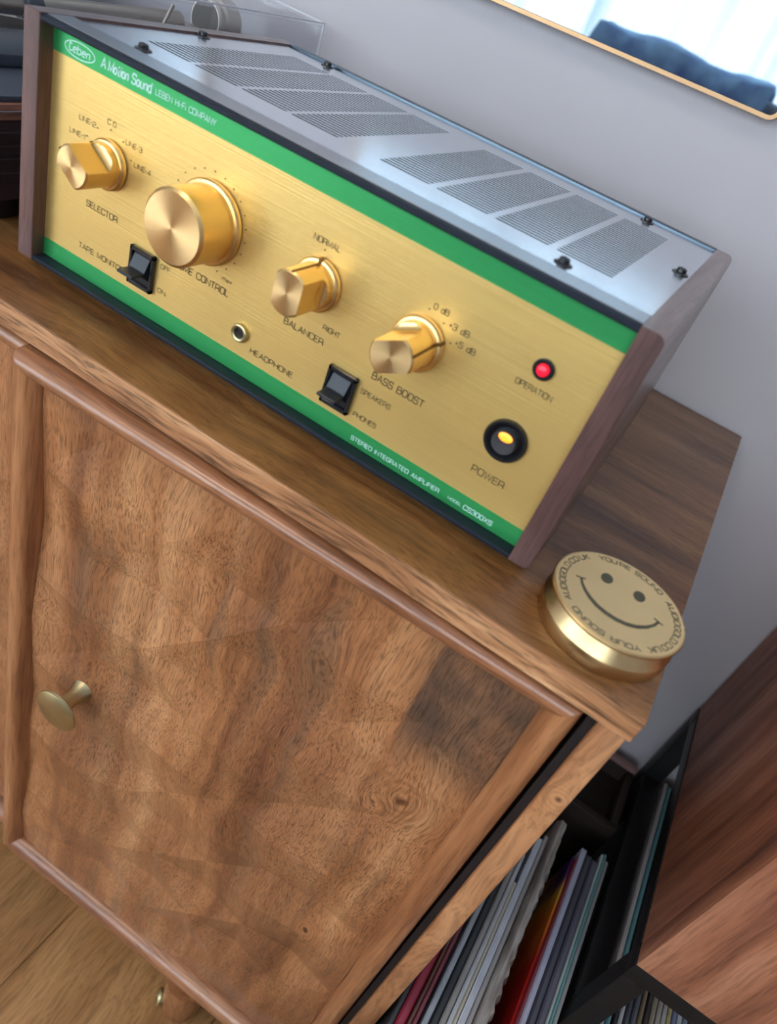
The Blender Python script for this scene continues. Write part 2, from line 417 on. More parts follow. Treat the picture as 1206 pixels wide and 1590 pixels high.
for i in range(nx + 1):
    x = -0.46 + 0.60 * i / nx
    cols.append([b.verts.new((x + 0.008 * math.sin(q * 2 + i), y + (0.012 * math.sin(i * 1.3 + q) + 0.014 if y > -2 else -0.01), z + 0.008 * math.sin(i * 0.33 + q * 0.9) + 0.006)) for q, (y, z) in enumerate(pts)])
for a, c in zip(cols, cols[1:]):
    for j in range(len(pts) - 1): b.faces.new((a[j], c[j], c[j + 1], a[j + 1]))
th = obj('throw_blanket', b, M['throw'], None, smooth=80, label='crumpled blue throw mirrored over the sofa back', cat='blanket', origin=(-0.1, -2.0, 0.2))
sm = th.modifiers.new('thick', 'SOLIDIFY'); sm.thickness = 0.006

# mirrors with thin brass frames on the wall
def rrect(x0, z0, x1, z1, r, n=6):
    out = []
    for cx, cz, a0 in ((x1 - r, z1 - r, 0), (x0 + r, z1 - r, PI / 2), (x0 + r, z0 + r, PI), (x1 - r, z0 + r, 1.5 * PI)):
        for i in range(n + 1): a = a0 + PI / 2 * i / n; out.append((cx + r * math.cos(a), cz + r * math.sin(a)))
    return out
def mirror(x0, x1, z0, z1, lab):
    t = thing('wall_mirror', lab, 'mirror', ((x0 + x1) / 2, YW, z0))
    b = B(); oo = rrect(x0, z0, x1, z1, 0.008); ii = rrect(x0 + 0.0028, z0 + 0.0028, x1 - 0.0028, z1 - 0.0028, 0.0055)
    V = [[b.verts.new((p[0], y, p[1])) for p in L] for L, y in ((oo, YW - 0.0005), (oo, YW - 0.014), (ii, YW - 0.014), (ii, YW - 0.009))]
    for a, c in zip(V, V[1:]):
        for i in range(len(oo)): j = (i + 1) % len(oo); b.faces.new((a[i], a[j], c[j], c[i]))
    bmesh.ops.recalc_face_normals(b, faces=b.faces)
    obj('frame', b, M['brass_frame'], t)
    b = B(); prism(b, rrect(x0 + 0.003, z0 + 0.003, x1 - 0.003, z1 - 0.003, 0.005), lambda p: (p[0], YW - 0.010, p[1]), lambda p: (p[0], YW - 0.004, p[1]))
    obj('mirror_glass', b, M['mirror'], t, smooth=0)
mirror(0.022, 0.3335, 0.2080, 0.86, 'wall mirror with a thin brass frame above the amplifier')
mirror(-0.47, -0.155, 0.2080, 0.86, 'second brass framed mirror further left, caught in the amplifier cover')

# ------------------------------------------------------------------ SIDEBOARD
cab = thing('sideboard', 'mango wood sideboard with a carved door standing ajar, under the amplifier', 'sideboard', (0.12, 0.15, FL))
SX0, SX1, SY0, SY1, ST = -0.56, 0.440, -0.0397, 0.341, 0.0152
b = B(); box(b, SX0, SX1, SY0 + 0.0015, SY1, -ST, 0.0, 0.0007, 2)
obj('top_board', b, M['mango_top'], cab)
b = B(); box(b, SX0, SX1, SY0, SY0 + 0.0022, -ST, -0.0003, 0.0005, 1)
obj('edge_strip', b, M['mango_edge'], cab, label='coarse-grained front edge strip')
CB = -0.602
obj('side_panel', box(B(), 0.4245, 0.4385, -0.0375, 0.338, CB, -ST, 0.0008), M['mango_side'], cab)
obj('side_panel', box(B(), SX0 + 0.002, SX0 + 0.016, -0.0375, 0.338, CB, -ST, 0.0008), M['mango_side'], cab)
obj('bottom_panel', box(B(), SX0 + 0.016, 0.4245, -0.018, 0.338, CB, CB + 0.015), M['mango_side'], cab)
obj('back_panel', box(B(), SX0 + 0.016, 0.4245, 0.330, 0.338, CB + 0.015, -ST), M['dark_inside'], cab)
obj('gap_shade_strip', box(B(), 0.4198, 0.4244, -0.033, -0.022, CB + 0.015, -ST - 0.0002), M['black_metal'], cab, smooth=0, label='black strip standing in for the shade in the hinge gap')  # added black strip paints the shade between door and side panel
obj('divider', box(B(), 0.040, 0.054, -0.016, 0.330, CB + 0.015, -ST), M['mango_side'], cab)
obj('inner_shelf', box(B(), 0.054, 0.4245, 0.02, 0.330, -0.31, -0.298), M['mango_side'], cab)
# door geometry: hinge corner, yaw and tiny sag
DW, DH, YAW, ROLL = 0.3617, 0.5659, 0.0316, -0.0026
DX = Vector((math.cos(YAW), math.sin(YAW), 0)); DN = Vector((math.sin(YAW), -math.cos(YAW), 0)); UPV = Vector((0, 0, 1))
au = -DX * math.cos(ROLL) + UPV * math.sin(ROLL); av = -UPV * math.cos(ROLL) - DX * math.sin(ROLL)
HC = Vector((0.4175, -0.0397, -0.0170))
def make_door(root, HC, au, av, dn, W, H, mat_panel, knob_at=None):
    """u runs from the hinge/right edge to the left, v downwards, n outwards; n=0 is the front of the mouldings"""
    def P(u, v, n): return HC + au * u + av * v + dn * n
    T = 0.024; mw = 0.0165
    b = B(); vs = [b.verts.new(P(u, v, n)) for n in (-T, -T + 0.003) for u, v in ((0.002, 0.002), (W - 0.002, 0.002), (W - 0.002, H - 0.002), (0.002, H - 0.002))]
    for f in ((0, 1, 2, 3), (4, 5, 6, 7), (0, 1, 5, 4), (1, 2, 6, 5), (2, 3, 7, 6), (3, 0, 4, 7)): b.faces.new([vs[i] for i in f])
    bmesh.ops.recalc_face_normals(b, faces=b.faces)
    d = obj('door', b, M['mango_side'], root, smooth=0)
    # moulding profile: across t (0 outer .. mw inner), height n
    prof = [(0.0, -T), (0.0, -0.006), (0.0006, -0.0035), (0.002, -0.0014), (0.004, -0.0003), (0.0062, 0.0), (0.0088, -0.0006), (0.0112, -0.0022), (0.0132, -0.0045), (0.0150, -0.0072), (0.0158, -0.0095), (mw, -0.0125), (mw, -T)]
    def piece(name, mat, f):
        b = B(); L = len(prof)
        a = [b.verts.new(f(t, n, 0)) for t, n in prof]; c = [b.verts.new(f(t, n, 1)) for t, n in prof]
        for i in range(L - 1): b.faces.new((a[i], c[i], c[i + 1], a[i + 1]))
        b.faces.new((a[-1], c[-1], c[0], a[0])); b.faces.new(a); b.faces.new(c[::-1])
        bmesh.ops.recalc_face_normals(b, faces=b.faces)
        return obj(name, b, mat, d, smooth=40)
    piece('door_rail', M['mango_rail'], lambda t, n, e: P(t if e == 0 else W - t, t, n))
    piece('door_rail', M['mango_rail'], lambda t, n, e: P(t if e == 0 else W - t, H - t, n))
    piece('door_stile', M['mango_stile'], lambda t, n, e: P(t, t if e == 0 else H - t, n))
    piece('door_stile', M['mango_stile'], lambda t, n, e: P(W - t, t if e == 0 else H - t, n))
    # carved panel: triangular facets on a 47 mm lattice, creases along the falling diagonal
    b = B(); S = 0.0472; ox = 0.0180; oy = 0.3605
    us = sorted({mw} | {W - mw} | {W - (ox + S * i) for i in range(-2, 12) if mw + 0.003 < W - (ox + S * i) < W - mw - 0.003})
    vs_ = sorted({mw} | {H - mw} | {oy + S * j for j in range(-12, 12) if mw + 0.003 < oy + S * j < H - mw - 0.003})
    rnd = random.Random(3)
    def ij(u, v): return round((W - u - ox) / S), round((v - oy) / S)
    def h(u, v):
        i, j = ij(u, v)
        q = math.sin(i * 12.9898 + j * 78.233) * 43758.5453; q -= math.floor(q)
        base = (0.0012 if q > 0.5 else -0.0012) if (i + j) % 2 == 0 else (0.0072 if (q > 0.42) == ((i + j) % 4 == 1) else -0.0074)
        if u < mw + 0.02 or u > W - mw - 0.02 or v < mw + 0.02 or v > H - mw - 0.02: base *= 0.45
        return -0.0128 + base * 0.9 + rnd.uniform(-0.0004, 0.0004)
    us = us[::-1]                                 # from the left edge to the right edge
    g = [[b.verts.new(P(u + (rnd.uniform(-.003, .003) if 0 < a < len(us) - 1 else 0), v + (rnd.uniform(-.003, .003) if 0 < c < len(vs_) - 1 else 0), h(u, v))) for c, v in enumerate(vs_)] for a, u in enumerate(us)]
    for a in range(len(us) - 1):
        for c in range(len(vs_) - 1):
            LT, RT, RB, LB = g[a][c], g[a + 1][c], g[a + 1][c + 1], g[a][c + 1]
            i, j = ij(us[a], vs_[c])
            if (i + j + 1) % 2 == 0: b.faces.new((RT, LB, LT)); b.faces.new((RT, RB, LB))
            else: b.faces.new((LT, RT, RB)); b.faces.new((LT, RB, LB))
    bmesh.ops.recalc_face_normals(b, faces=b.faces)
    if b.faces[0].normal.dot(dn) < 0: bmesh.ops.reverse_faces(b, faces=b.faces)
    obj('carved_panel', b, mat_panel, d, smooth=0)
    if knob_at:
        base = P(*knob_at, -0.0105)
        q = dn.to_track_quat('Z', 'Y').to_matrix().to_4x4()
        lathe(bk := B(), [(0.0105, 0), (0.0092, 0.002), (0.0070, 0.006), (0.0062, 0.012), (0.0068, 0.0185), (0.0095, 0.0215), (0.0165, 0.0232), (0.0182, 0.0245), (0.0178, 0.0262), (0.0150, 0.0278), (0.008, 0.0290), (0, 0.0294)], Matrix.Translation(base) @ q)
        obj('knob', bk, M['aged_brass'], d, label='mushroom-shaped aged brass knob')
    return d
def dp(left, down):     # door coordinates -> object coordinates of the sideboard (for the knots)
    P = HC + au * (DW - left) + av * down - DN * 0.0128
    return (P.x - 0.12, P.y - 0.15, P.z - FL)
kn = [(*dp(0.312, 0.1455), 0.0085, 1.2), (*dp(0.2335, 0.083), 0.006, 2.2), (*dp(0.302, 0.350), 0.004, 1.3), (*dp(0.226, 0.165), 0.0022, 9.0),
      (*dp(0.107, 0.118), 0.0035, 1.1), (*dp(0.110, 0.222), 0.0016, 9.0), (*dp(0.298, 0.163), 0.004, 1.0)]
pa = dp(0.322, 0.045)
M['mango_panel'] = wood('mango_panel', srgb(108, 62, 36), srgb(172, 114, 72), srgb(210, 154, 106), 'Z', ring=30, pore=1300, rough=0.34, warp=0.02, pore_amt=0.5,
                        tint=srgb(136, 88, 62), bump=0.22, knots=kn, along=0.055, swirl=0.0035, coat=0.3, contrast=(0.28, 0.5, 0.72), streak=srgb(98, 78, 62),
                        patches=[(pa[0], pa[1], pa[2], 0.034, 0.5, 0.075, srgb(86, 66, 54), 1.0)])
make_door(cab, HC, au, av, DN, DW, DH, M['mango_panel'], (0.2921, 0.2581))
make_door(cab, Vector((0.0545, -0.0385, -0.0175)), Vector((-1, 0, 0)), Vector((0, 0, -1)), Vector((0, -1, 0)), 0.36, 0.5645, M['mango_panel'])
def leg(x, y, bolt=True):
    b = B(); lathe(b, [(0.0165, 0), (0.0185, 0.004), (0.021, 0.03), (0.024, -CB * 0 + (CB - FL))], up(x, y, FL), 32)
    l = obj('leg', b, M['mango_stile'], cab)
    if bolt:
        b = B(); lathe(b, [(0.0085, 0.0), (0.0085, 0.004), (0.0065, 0.006), (0.0032, 0.0062), (0.0028, 0.0035), (0, 0.0035)],
                       Matrix.Translation((x - 0.0175, y - 0.010, FL + 0.012)) @ Vector((-0.80, -0.55, 0.2)).to_track_quat('Z', 'Y').to_matrix().to_4x4(), 24)
        obj('bolt', b, M['aged_brass'], l)
leg(0.2865, -0.020); leg(-0.42, 0.0, False); leg(0.292, 0.29, False); leg(-0.42, 0.29, False)

# ------------------------------------------------------------------ AMPLIFIER
amp = thing('amplifier', 'gold-faced stereo amplifier with green stripes and walnut sides, on the sideboard', 'amplifier', (0.18, 0.1, 0.0))
AX0, AX1, AT, AZ0, AZ1, AD, YP = 0.0, 0.360, 0.0115, 0.007, 0.1389, 0.2238, 0.009
def cheek(x0, x1, rnd_right, name='side_panel'):
    # outline in x-z with rounded outer top and bottom corners
    r = 0.0042; n = 6; out = []
    if rnd_right:
        out += [(x0, AZ0), (x1 - r, AZ0)]
        out = [(x0, AZ0)] + [(x1 - r + r * math.sin(PI / 2 * i / n), AZ0 + r - r * math.cos(PI / 2 * i / n)) for i in range(n + 1)] + \
              [(x1 - r + r * math.cos(PI / 2 * i / n), AZ1 - r + r * math.sin(PI / 2 * i / n)) for i in range(n + 1)] + [(x0, AZ1)]
    else:
        r = 0.0012
        out = [(x1, AZ0), (x1, AZ1)] + [(x0 + r - r * math.sin(PI / 2 * i / n), AZ1 - r + r * math.cos(PI / 2 * i / n)) for i in range(n + 1)] + \
              [(x0 + r - r * math.cos(PI / 2 * i / n), AZ0 + r - r * math.sin(PI / 2 * i / n)) for i in range(n + 1)]
    b = B(); prism(b, out, lambda p: (p[0], 0.0, p[1]), lambda p: (p[0], AD, p[1]))
    front = [e for e in b.edges if all(abs(v.co.y) < 1e-6 for v in e.verts)]
    bmesh.ops.bevel(b, geom=front, offset=0.0004, segments=1, affect='EDGES')
    for f in b.faces:
        c = f.calc_center_median(); f.normal_update(); f.material_index = 0 if c.y < 0.001 or (abs(c.x - (x0 if rnd_right else x1)) < 1e-4) else 1
    return obj(name, b, None, amp, mats=[M['walnut'], M['walnut_y']])
cheek(AX0, AT, False); cheek(AX1 - AT, AX1, True)
PX0, PX1 = AT, AX1 - AT
obj('chassis', box(B(), PX0, PX1, YP + 0.002, AD - 0.004, 0.009, AZ1 - 0.012), M['black_metal'], amp, smooth=0)
obj('faceplate', fp := box(B(), PX0, PX1, YP, YP + 0.002, 0.010, 0.1345), M['gold'], amp, smooth=0)
face = amp.children[-1] if amp.children else None
face = [o for o in bpy.data.objects if o.name == 'faceplate'][0]
obj('green_stripe', box(B(), PX0, PX1, YP - 0.0002, YP, 0.1228, 0.1345), M['green'], face, smooth=0)
obj('green_stripe', box(B(), PX0, PX1, YP - 0.0002, YP, 0.0100, 0.0206), M['green'], face, smooth=0)
obj('bottom_lip', box(B(), PX0, PX1, 0.0004, YP + 0.002, AZ0, 0.0098, 0.0006), M['navy_trim'], amp)
# top frame: dark rounded nose, brushed band, rear rail
b = B(); prism(b, [(0.0004, 0.1360), (0.0009, 0.1352), (0.004, 0.1350), (0.0105, 0.1350), (0.0105, 0.1380), (0.0042, 0.1386), (0.0012, 0.1382), (0.0004, 0.1374)],
               lambda p: (PX0, p[0], p[1]), lambda p: (PX1, p[0], p[1]))
obj('front_nose', b, M['navy_trim'], amp, smooth=25)
obj('top_band', box(B(), PX0, PX1, 0.0042, 0.0205, 0.1350, 0.1388, 0.0003, 1), M['band'], amp)
obj('rear_rail', box(B(), PX0, PX1, 0.2165, AD, 0.128, 0.1392, 0.0006), M['rear'], amp)
obj('rear_groove', box(B(), PX0, PX1, 0.2125, 0.2165, 0.130, 0.1345), M['black_metal'], amp, smooth=0)
# slotted steel cover
def cover():
    z1, z0 = 0.1378, 0.1366
    xs = []
    for a in (0.0362, 0.0692, 0.1022, 0.1352, 0.1912, 0.2252, 0.2588, 0.2926): xs += [a, a + 0.0295]
    ns = 30; ya, yb = 0.0490, 0.1850; pitch = (yb - ya) / (ns - 1); sw = 0.0025
    X = [PX0] + xs + [PX1]; Y = [0.0205]
    for i in range(ns): Y += [ya + pitch * i, ya + pitch * i + sw]
    Y += [0.2125]
    b = B(); G = [[[b.verts.new((x, y, z)) for y in Y] for x in X] for z in (z1, z0)]
    def solid(i, j):
        if i < 0 or j < 0 or i >= len(X) - 1 or j >= len(Y) - 1: return False
        return not (i % 2 == 1 and j % 2 == 1)
    for i in range(len(X) - 1):
        for j in range(len(Y) - 1):
            if not solid(i, j): continue
            t, u = G[0], G[1]
            b.faces.new((t[i][j], t[i + 1][j], t[i + 1][j + 1], t[i][j + 1]))
            b.faces.new((u[i][j], u[i][j + 1], u[i + 1][j + 1], u[i + 1][j]))
            for (di, dj, p, q) in ((-1, 0, (i, j), (i, j + 1)), (1, 0, (i + 1, j + 1), (i + 1, j)), (0, -1, (i + 1, j), (i, j)), (0, 1, (i, j + 1), (i + 1, j + 1))):
                if not solid(i + di, j + dj):
                    b.faces.new((t[p[0]][p[1]], t[q[0]][q[1]], u[q[0]][q[1]], u[p[0]][p[1]]))
    return b
obj('slotted_cover', cover(), M['steel'], amp, smooth=0)
for x, y in ((0.0524, 0.0293), (0.3020, 0.0321), (0.0148, 0.1185), (0.3430, 0.1199), (0.0505, 0.2095), (0.3028, 0.2095)):
    b = B(); lathe(b, [(0.0047, 0), (0.0047, 0.0005), (0.0036, 0.0011), (0.0027, 0.0010), (0.0027, 0.0026), (0.0023, 0.0031), (0.0014, 0.0032), (0.0012, 0.0022), (0, 0.0022)], up(x, y, 0.1376), 12)
    obj('screw', b, M['black_plastic'], amp)
for x in (0.03, 0.33):
    for y in (0.03, 0.195):
        b = B(); lathe(b, [(0.010, 0), (0.0112, 0.001), (0.0112, 0.009)], up(x, y, 0.0), 24); obj('foot', b, M['black_plastic'], amp)

# ---- knobs
def spin_uv(bm, cx, cz):
    uv = bm.loops.layers.uv.new('spin')
    for f in bm.faces:
        c = f.calc_center_median(); a0 = math.atan2(c.z - cz, c.x - cx)
        for l in f.loops:
            dx, dz = l.vert.co.x - cx, l.vert.co.z - cz
            rr = math.hypot(dx, dz); a = math.atan2(dz, dx) if rr > 1e-5 else a0
            while a - a0 > PI: a -= 2 * PI
            while a0 - a > PI: a += 2 * PI
            l[uv].uv = (a / (2 * PI) * 4, rr * 50)
def knob_body(bm, x, z, prof, wfun, ang, n=96):
    """prof: (radius, depth out of the panel); wfun(depth) half width between the two flats; ang: pointer direction"""
    rings = []
    ca, sa = math.cos(ang), math.sin(ang)
    for r, h in prof:
        wv_ = wfun(h) if wfun else 1.0
        ring = []
        for i in range(n):
            a = 2 * PI * i / n; p, q = r * math.cos(a), r * math.sin(a)
            q = max(-wv_, min(wv_, q))
            if abs(p) > 0.0: pass
            X, Z = p * ca - q * sa, p * sa + q * ca
            ring.append(bm.verts.new((x + X, YP - h, z + Z)))
        rings.append(ring)
    for a, c in zip(rings, rings[1:]):
        for i in range(n): j = (i + 1) % n; bm.faces.new((a[i], c[i], c[j], a[j]))
    return rings
def knob(name, x, z, rf, rb, L, ang, flat, lab=None, notch=True):
    b = B(); Mx = facing_front(x, YP, z)
    lathe(b, [(rf - 0.0012, 0.0006), (rf - 0.0002, 0.0009), (rf, 0.0016), (rf, 0.0030), (rf - 0.0008, 0.0040), (rf - 0.0022, 0.0044), (rb + 0.0004, 0.0044), (rb + 0.0002, 0.0052)], Mx, 96)
    k = obj(name, b, M['gold_knob'], amp, smooth=25, label=lab)
    b = B(); lathe(b, [(rf - 0.0008, 0.0), (rf - 0.0008, 0.0007)], Mx, 64); obj('contact_shadow_disc', b, M['black_plastic'], k, smooth=0)  # black disc stands in for the contact shadow under the flange
    c = 0.0009
    scoop = 0.0125
    if flat:
        def wf_(h):
            if h >= scoop: return flat
            d = scoop - h; R = rb * 1.02 - flat
            if d >= R: return rb * 1.05
            return flat + R - math.sqrt(max(0, R * R - d * d))
        hs = [0.0050] + [scoop - (rb * 1.02 - flat) * math.sin(PI / 2 * t / 10) for t in range(10, -1, -1)] + [L - c]
        hs = sorted({h for h in hs if h >= 0.0050})
    else: wf_ = None; hs = [0.0050, L - 0.0016]
    prof = [(rb, h) for h in hs] + ([(rb - 0.0006, L - 0.0003), (rb - c, L)] if flat else [(rb - 0.0016, L)])
    b = B(); rings = knob_body(b, x, z, prof, wf_, ang)
    obj('barrel', b, M['gold_knob'], k, smooth=25)
    # turned front face
    b = B(); n = 96; ca, sa = math.cos(ang), math.sin(ang); re = prof[-1][0]; rows = []
    for t in (1.0, 0.75, 0.5, 0.25, 0.06):
        row = []
        for i in range(n):
            a = 2 * PI * i / n; p, q = re * math.cos(a), re * math.sin(a)
            if flat: q = max(-flat, min(flat, q))
            p *= t; q *= t; row.append(b.verts.new((x + p * ca - q * sa, YP - L - 0.00002 * (1 - t), z + p * sa + q * ca)))
        rows.append(row)
    for r1, r2 in zip(rows, rows[1:]):
        for i in range(n): j = (i + 1) % n; b.faces.new((r1[i], r1[j], r2[j], r2[i]))
    ce = b.verts.new((x, YP - L, z))
    for i in range(n): b.faces.new((rows[-1][i], rows[-1][(i + 1) % n], ce))
    bmesh.ops.recalc_face_normals(b, faces=b.faces)
    if b.faces[0].normal.y > 0: bmesh.ops.reverse_faces(b, faces=b.faces)
    spin_uv(b, x, z)
    obj('turned_face', b, M['spun'], k, smooth=40)
    if flat and notch:      # pointer groove along the barrel, its shading painted as a darker gold bar
        b = B()
        R = Matrix.Translation((x, 0, z)) @ Matrix.Rotation(-ang, 4, 'Y')
        box(b, rb - 0.0003, rb + 0.0002, YP - L + 0.0002, YP - 0.005, -0.0007, 0.0007, M=R)
        box(b, rf - 0.0022, rf + 0.0002, YP - 0.0046, YP - 0.0008, -0.0009, 0.0009, M=R)
        obj('pointer_groove', b, M['groove'], k, smooth=0)
    else:
        b = B(); lathe(b, [(0.0009, 0), (0.0009, 0.0004)], Matrix.Translation((x + 0.006, YP - 0.009, z - rb * 0.952)) @ Vector((0.3, 0, -1)).to_track_quat('Z', 'Y').to_matrix().to_4x4(), 12)
        obj('grub_screw', b, M['brass'], k)
    return k
knob('selector_knob', 0.0571, 0.0818, 0.0132, 0.0110, 0.0260, math.radians(146), 0.0068)
knob('volume_knob', 0.1280, 0.0815, 0.0217, 0.0192, 0.0285, 0, None)
knob('balance_knob', 0.1989, 0.0817, 0.0137, 0.0113, 0.0275, math.radians(90), 0.0078)
knob('bass_knob', 0.2595, 0.0809, 0.0140, 0.0115, 0.0285, math.radians(28), 0.0076)

# ---- switches
def switch(cx, cz, name):
    w2, h2 = 0.0090, 0.0112
    b = B(); y0 = YP
    box(b, cx - w2, cx - w2 + 0.0020, y0 - 0.0028, y0, cz - h2, cz + h2, 0.0004, 1); box(b, cx + w2 - 0.0020, cx + w2, y0 - 0.0028, y0, cz - h2, cz + h2, 0.0004, 1)
    box(b, cx - w2, cx + w2, y0 - 0.0028, y0, cz + h2 - 0.0026, cz + h2, 0.0004, 1); box(b, cx - w2, cx + w2, y0 - 0.0028, y0, cz - h2, cz - h2 + 0.0026, 0.0004, 1)
    k = obj(name, b, M['black_plastic'], amp)
    obj('switch_well', box(B(), cx - w2 + 0.001, cx + w2 - 0.001, y0 - 0.0006, y0 - 0.0001, cz - h2 + 0.001, cz + h2 - 0.001), M['black_metal'], k, smooth=0)
    b = B()
    prism(b, [(y0 - 0.0006, cz + 0.0078), (y0 - 0.0018, cz + 0.0078), (y0 - 0.0052, cz + 0.0006), (y0 - 0.0052, cz - 0.0016), (y0 - 0.0010, cz - 0.0052), (y0 - 0.0006, cz - 0.0052)],
          lambda p: (cx - 0.0056, p[0], p[1]), lambda p: (cx + 0.0056, p[0], p[1]))
    obj('rocker', b, M['rocker'], k, smooth=20)
    b = B(); box(b, cx - 0.0056, cx + 0.0056, y0 - 0.0145, y0 - 0.0040, cz - 0.0016, cz + 0.0002, 0.0004, 1)
    obj('paddle', b, M['rocker'], k)
switch(0.0888, 0.0366, 'tape_monitor_switch'); switch(0.2280, 0.0360, 'speaker_switch')
# ---- headphone jack, lamp, power button
b = B(); lathe(b, [(0.0055, 0), (0.0055, 0.0012), (0.0050, 0.0024), (0.0042, 0.0028), (0.0032, 0.0024), (0.0030, 0.0006)], facing_front(0.1613, YP, 0.0343), 40, cap=False)
k = obj('headphone_jack', b, M['aged_brass'], amp)
b = B(); lathe(b, [(0.0031, 0.0), (0.0031, 0.0007)], facing_front(0.1613, YP, 0.0343), 32); obj('jack_bore', b, M['black_plastic'], k)
b = B(); lathe(b, [(0.0052, 0), (0.0052, 0.0014), (0.0046, 0.0020), (0.0032, 0.0020), (0.0030, 0.0008), (0, 0.0008)], facing_front(0.3199, YP, 0.0998), 40)
k = obj('operation_lamp', b, M['black_plastic'], amp)
M['red'] = plain('red_lens', (0.9, 0.01, 0.03), 0.25, emit=(1.0, 0.01, 0.04), estr=1.1, noise=0)
b = B(); lathe(b, [(0.0029, 0.0008), (0.0029, 0.0026), (0.0024, 0.0036), (0.0012, 0.0042), (0, 0.0044)], facing_front(0.3199, YP, 0.0998), 32); obj('red_lens', b, M['red'], k)
b = B(); lathe(b, [(0.0112, 0), (0.0112, 0.0016), (0.0106, 0.0026), (0.0094, 0.0026), (0.0076, 0.0006), (0.0072, 0.0002), (0.0, 0.0002)], facing_front(0.3190, YP, 0.0594), 64)
k = obj('power_button', b, M['black_plastic'], amp)
b = B(); lathe(b, [(0.0063, 0.0003), (0.0063, 0.0036), (0.0058, 0.0044), (0.0030, 0.0040), (0, 0.0038)], facing_front(0.3190, YP, 0.0594), 48)
M['cap'] = plain('charcoal_cap', (0.045, 0.045, 0.05), 0.35, noise=0, spec=0.6)
pc = obj('button_cap', b, M['cap'], k)
M['amber'] = plain('amber_lamp', (1.0, 0.45, 0.05), 0.3, emit=(1.0, 0.24, 0.01), estr=2.2, noise=0)
b = B(); lathe(b, [(0.0023, 0), (0.0023, 0.0006), (0.0016, 0.0011), (0, 0.0012)], facing_front(0.3190, YP - 0.0040, 0.0628) @ Matrix.Scale(1.6, 4, (1, 0, 0)), 24)
obj('amber_lamp', b, M['amber'], k, label='glowing amber indicator')

# ------------------------------------------------------------------ lettering: a single-stroke typeface
G = {}
def gl(ch, w, *paths): G[ch] = (w, paths)
gl('A', .82, '0,0 .41,1 .82,0', '.13,.32 .69,.32')
gl('B', .78, '0,0 0,1 .68,1* .68,.53* 0,.53', '.5,.53 .78,.53* .78,0* 0,0')
gl('C', .78, '.78,.74 .78,1* 0,1* 0,0* .78,0* .78,.26')
gl('D', .80, '0,0 0,1 .80,1* .80,0* 0,0')
gl('E', .68, '.68,1 0,1 0,0 .68,0', '0,.52 .62,.52')
gl('F', .64, '.64,1 0,1 0,0', '0,.50 .58,.50')
gl('G', .80, '.80,.76 .80,1* 0,1* 0,0* .80,0* .80,.46 .42,.46')
gl('H', .78, '0,0 0,1', '.78,0 .78,1', '0,.52 .78,.52')
gl('I', .04, '.02,0 .02,1')
gl('K', .74, '0,0 0,1', '.70,1 0,.46', '.22,.62 .74,0')
gl('L', .62, '0,1 0,0 .62,0')
gl('M', .96, '0,0 0,1 .48,.1 .96,1 .96,0')
gl('N', .80, '0,0 0,1 .80,0 .80,1')
gl('O', .82, 'c0,0* .82,0* .82,1* 0,1*')
gl('P', .74, '0,0 0,1 .74,1* .74,.42* 0,.42')
gl('R', .78, '0,0 0,1 .74,1* .74,.44* 0,.44', '.45,.44 .78,.40* .78,0')
gl('S', .74, '.72,.76 .72,1* 0,1* 0,.54* .74,.48* .74,0* 0,0* 0,.24')
gl('T', .74, '0,1 .74,1', '.37,1 .37,0')
gl('U', .80, '0,1 0,0* .80,0* .80,1')
gl('V', .80, '0,1 .40,0 .80,1')
gl('W', 1.1, '0,1 .27,0 .55,1 .83,0 1.1,1')
gl('X', .80, '0,0 .80,1', '0,1 .80,0')
gl('Y', .78, '0,1 .39,.46 .78,1', '.39,.46 .39,0')
gl('0', .74, 'c0,0* .74,0* .74,1* 0,1*')
gl('1', .30, '0,.80 .26,1 .26,0')
gl('2', .72, '0,.76 0,1* .72,1* .72,.50* 0,.45* 0,0 .72,0')
gl('3', .72, '0,.78 0,1* .70,1* .70,.54* .2,.54', '.4,.54 .72,.54* .72,0* 0,0* 0,.22')
gl('4', .74, '.56,0 .56,1 0,.28 .74,.28')
gl('5', .72, '.68,1 .04,1 .02,.58 .72,.60* .72,0* 0,0* 0,.20')
gl('+', .50, '0,.45 .50,.45', '.25,.2 .25,.7')
gl('-', .34, '0,.48 .34,.48')
gl('.', .06, '.03,0 .03,.07')
gl("'", .06, '.03,.8 .03,1')
gl('d', .62, '.62,1 .62,0 0,0* 0,.66* .62,.66')
gl('b', .60, '0,1 0,0 .60,0* .60,.66* 0,.60')
gl('i', .04, '.02,0 .02,.66', '.02,.84 .02,.92')
gl('m', .80, '0,0 0,.62 .40,.62* .40,0', '.40,.5 .40,.62 .80,.62* .80,0')
gl('a', .58, '.05,.64 .58,.64* .58,0 0,0* 0,.34* .58,.34')
gl('x', .58, '0,0 .58,.64', '0,.64 .58,0')
gl('o', .56, 'c0,0* .56,0* .56,.64* 0,.64*')
gl('t', .46, '.20,.95 .20,0* .46,0', '0,.64 .44,.64')
gl('n', .54, '0,0 0,.64', '0,.48 .2,.64* .54,.64* .54,0')
gl('u', .54, '0,.64 0,0* .50,.0* .54,.2', '.54,.64 .54,0')
gl('e', .54, '0,.34 .54,.36 .54,.64* 0,.64* 0,0* .50,0')
gl('l', .50, '.40,.80 .30,1* .06,.95* .10,.1* .34,-.02* .60,.14')
ASP = 1.15
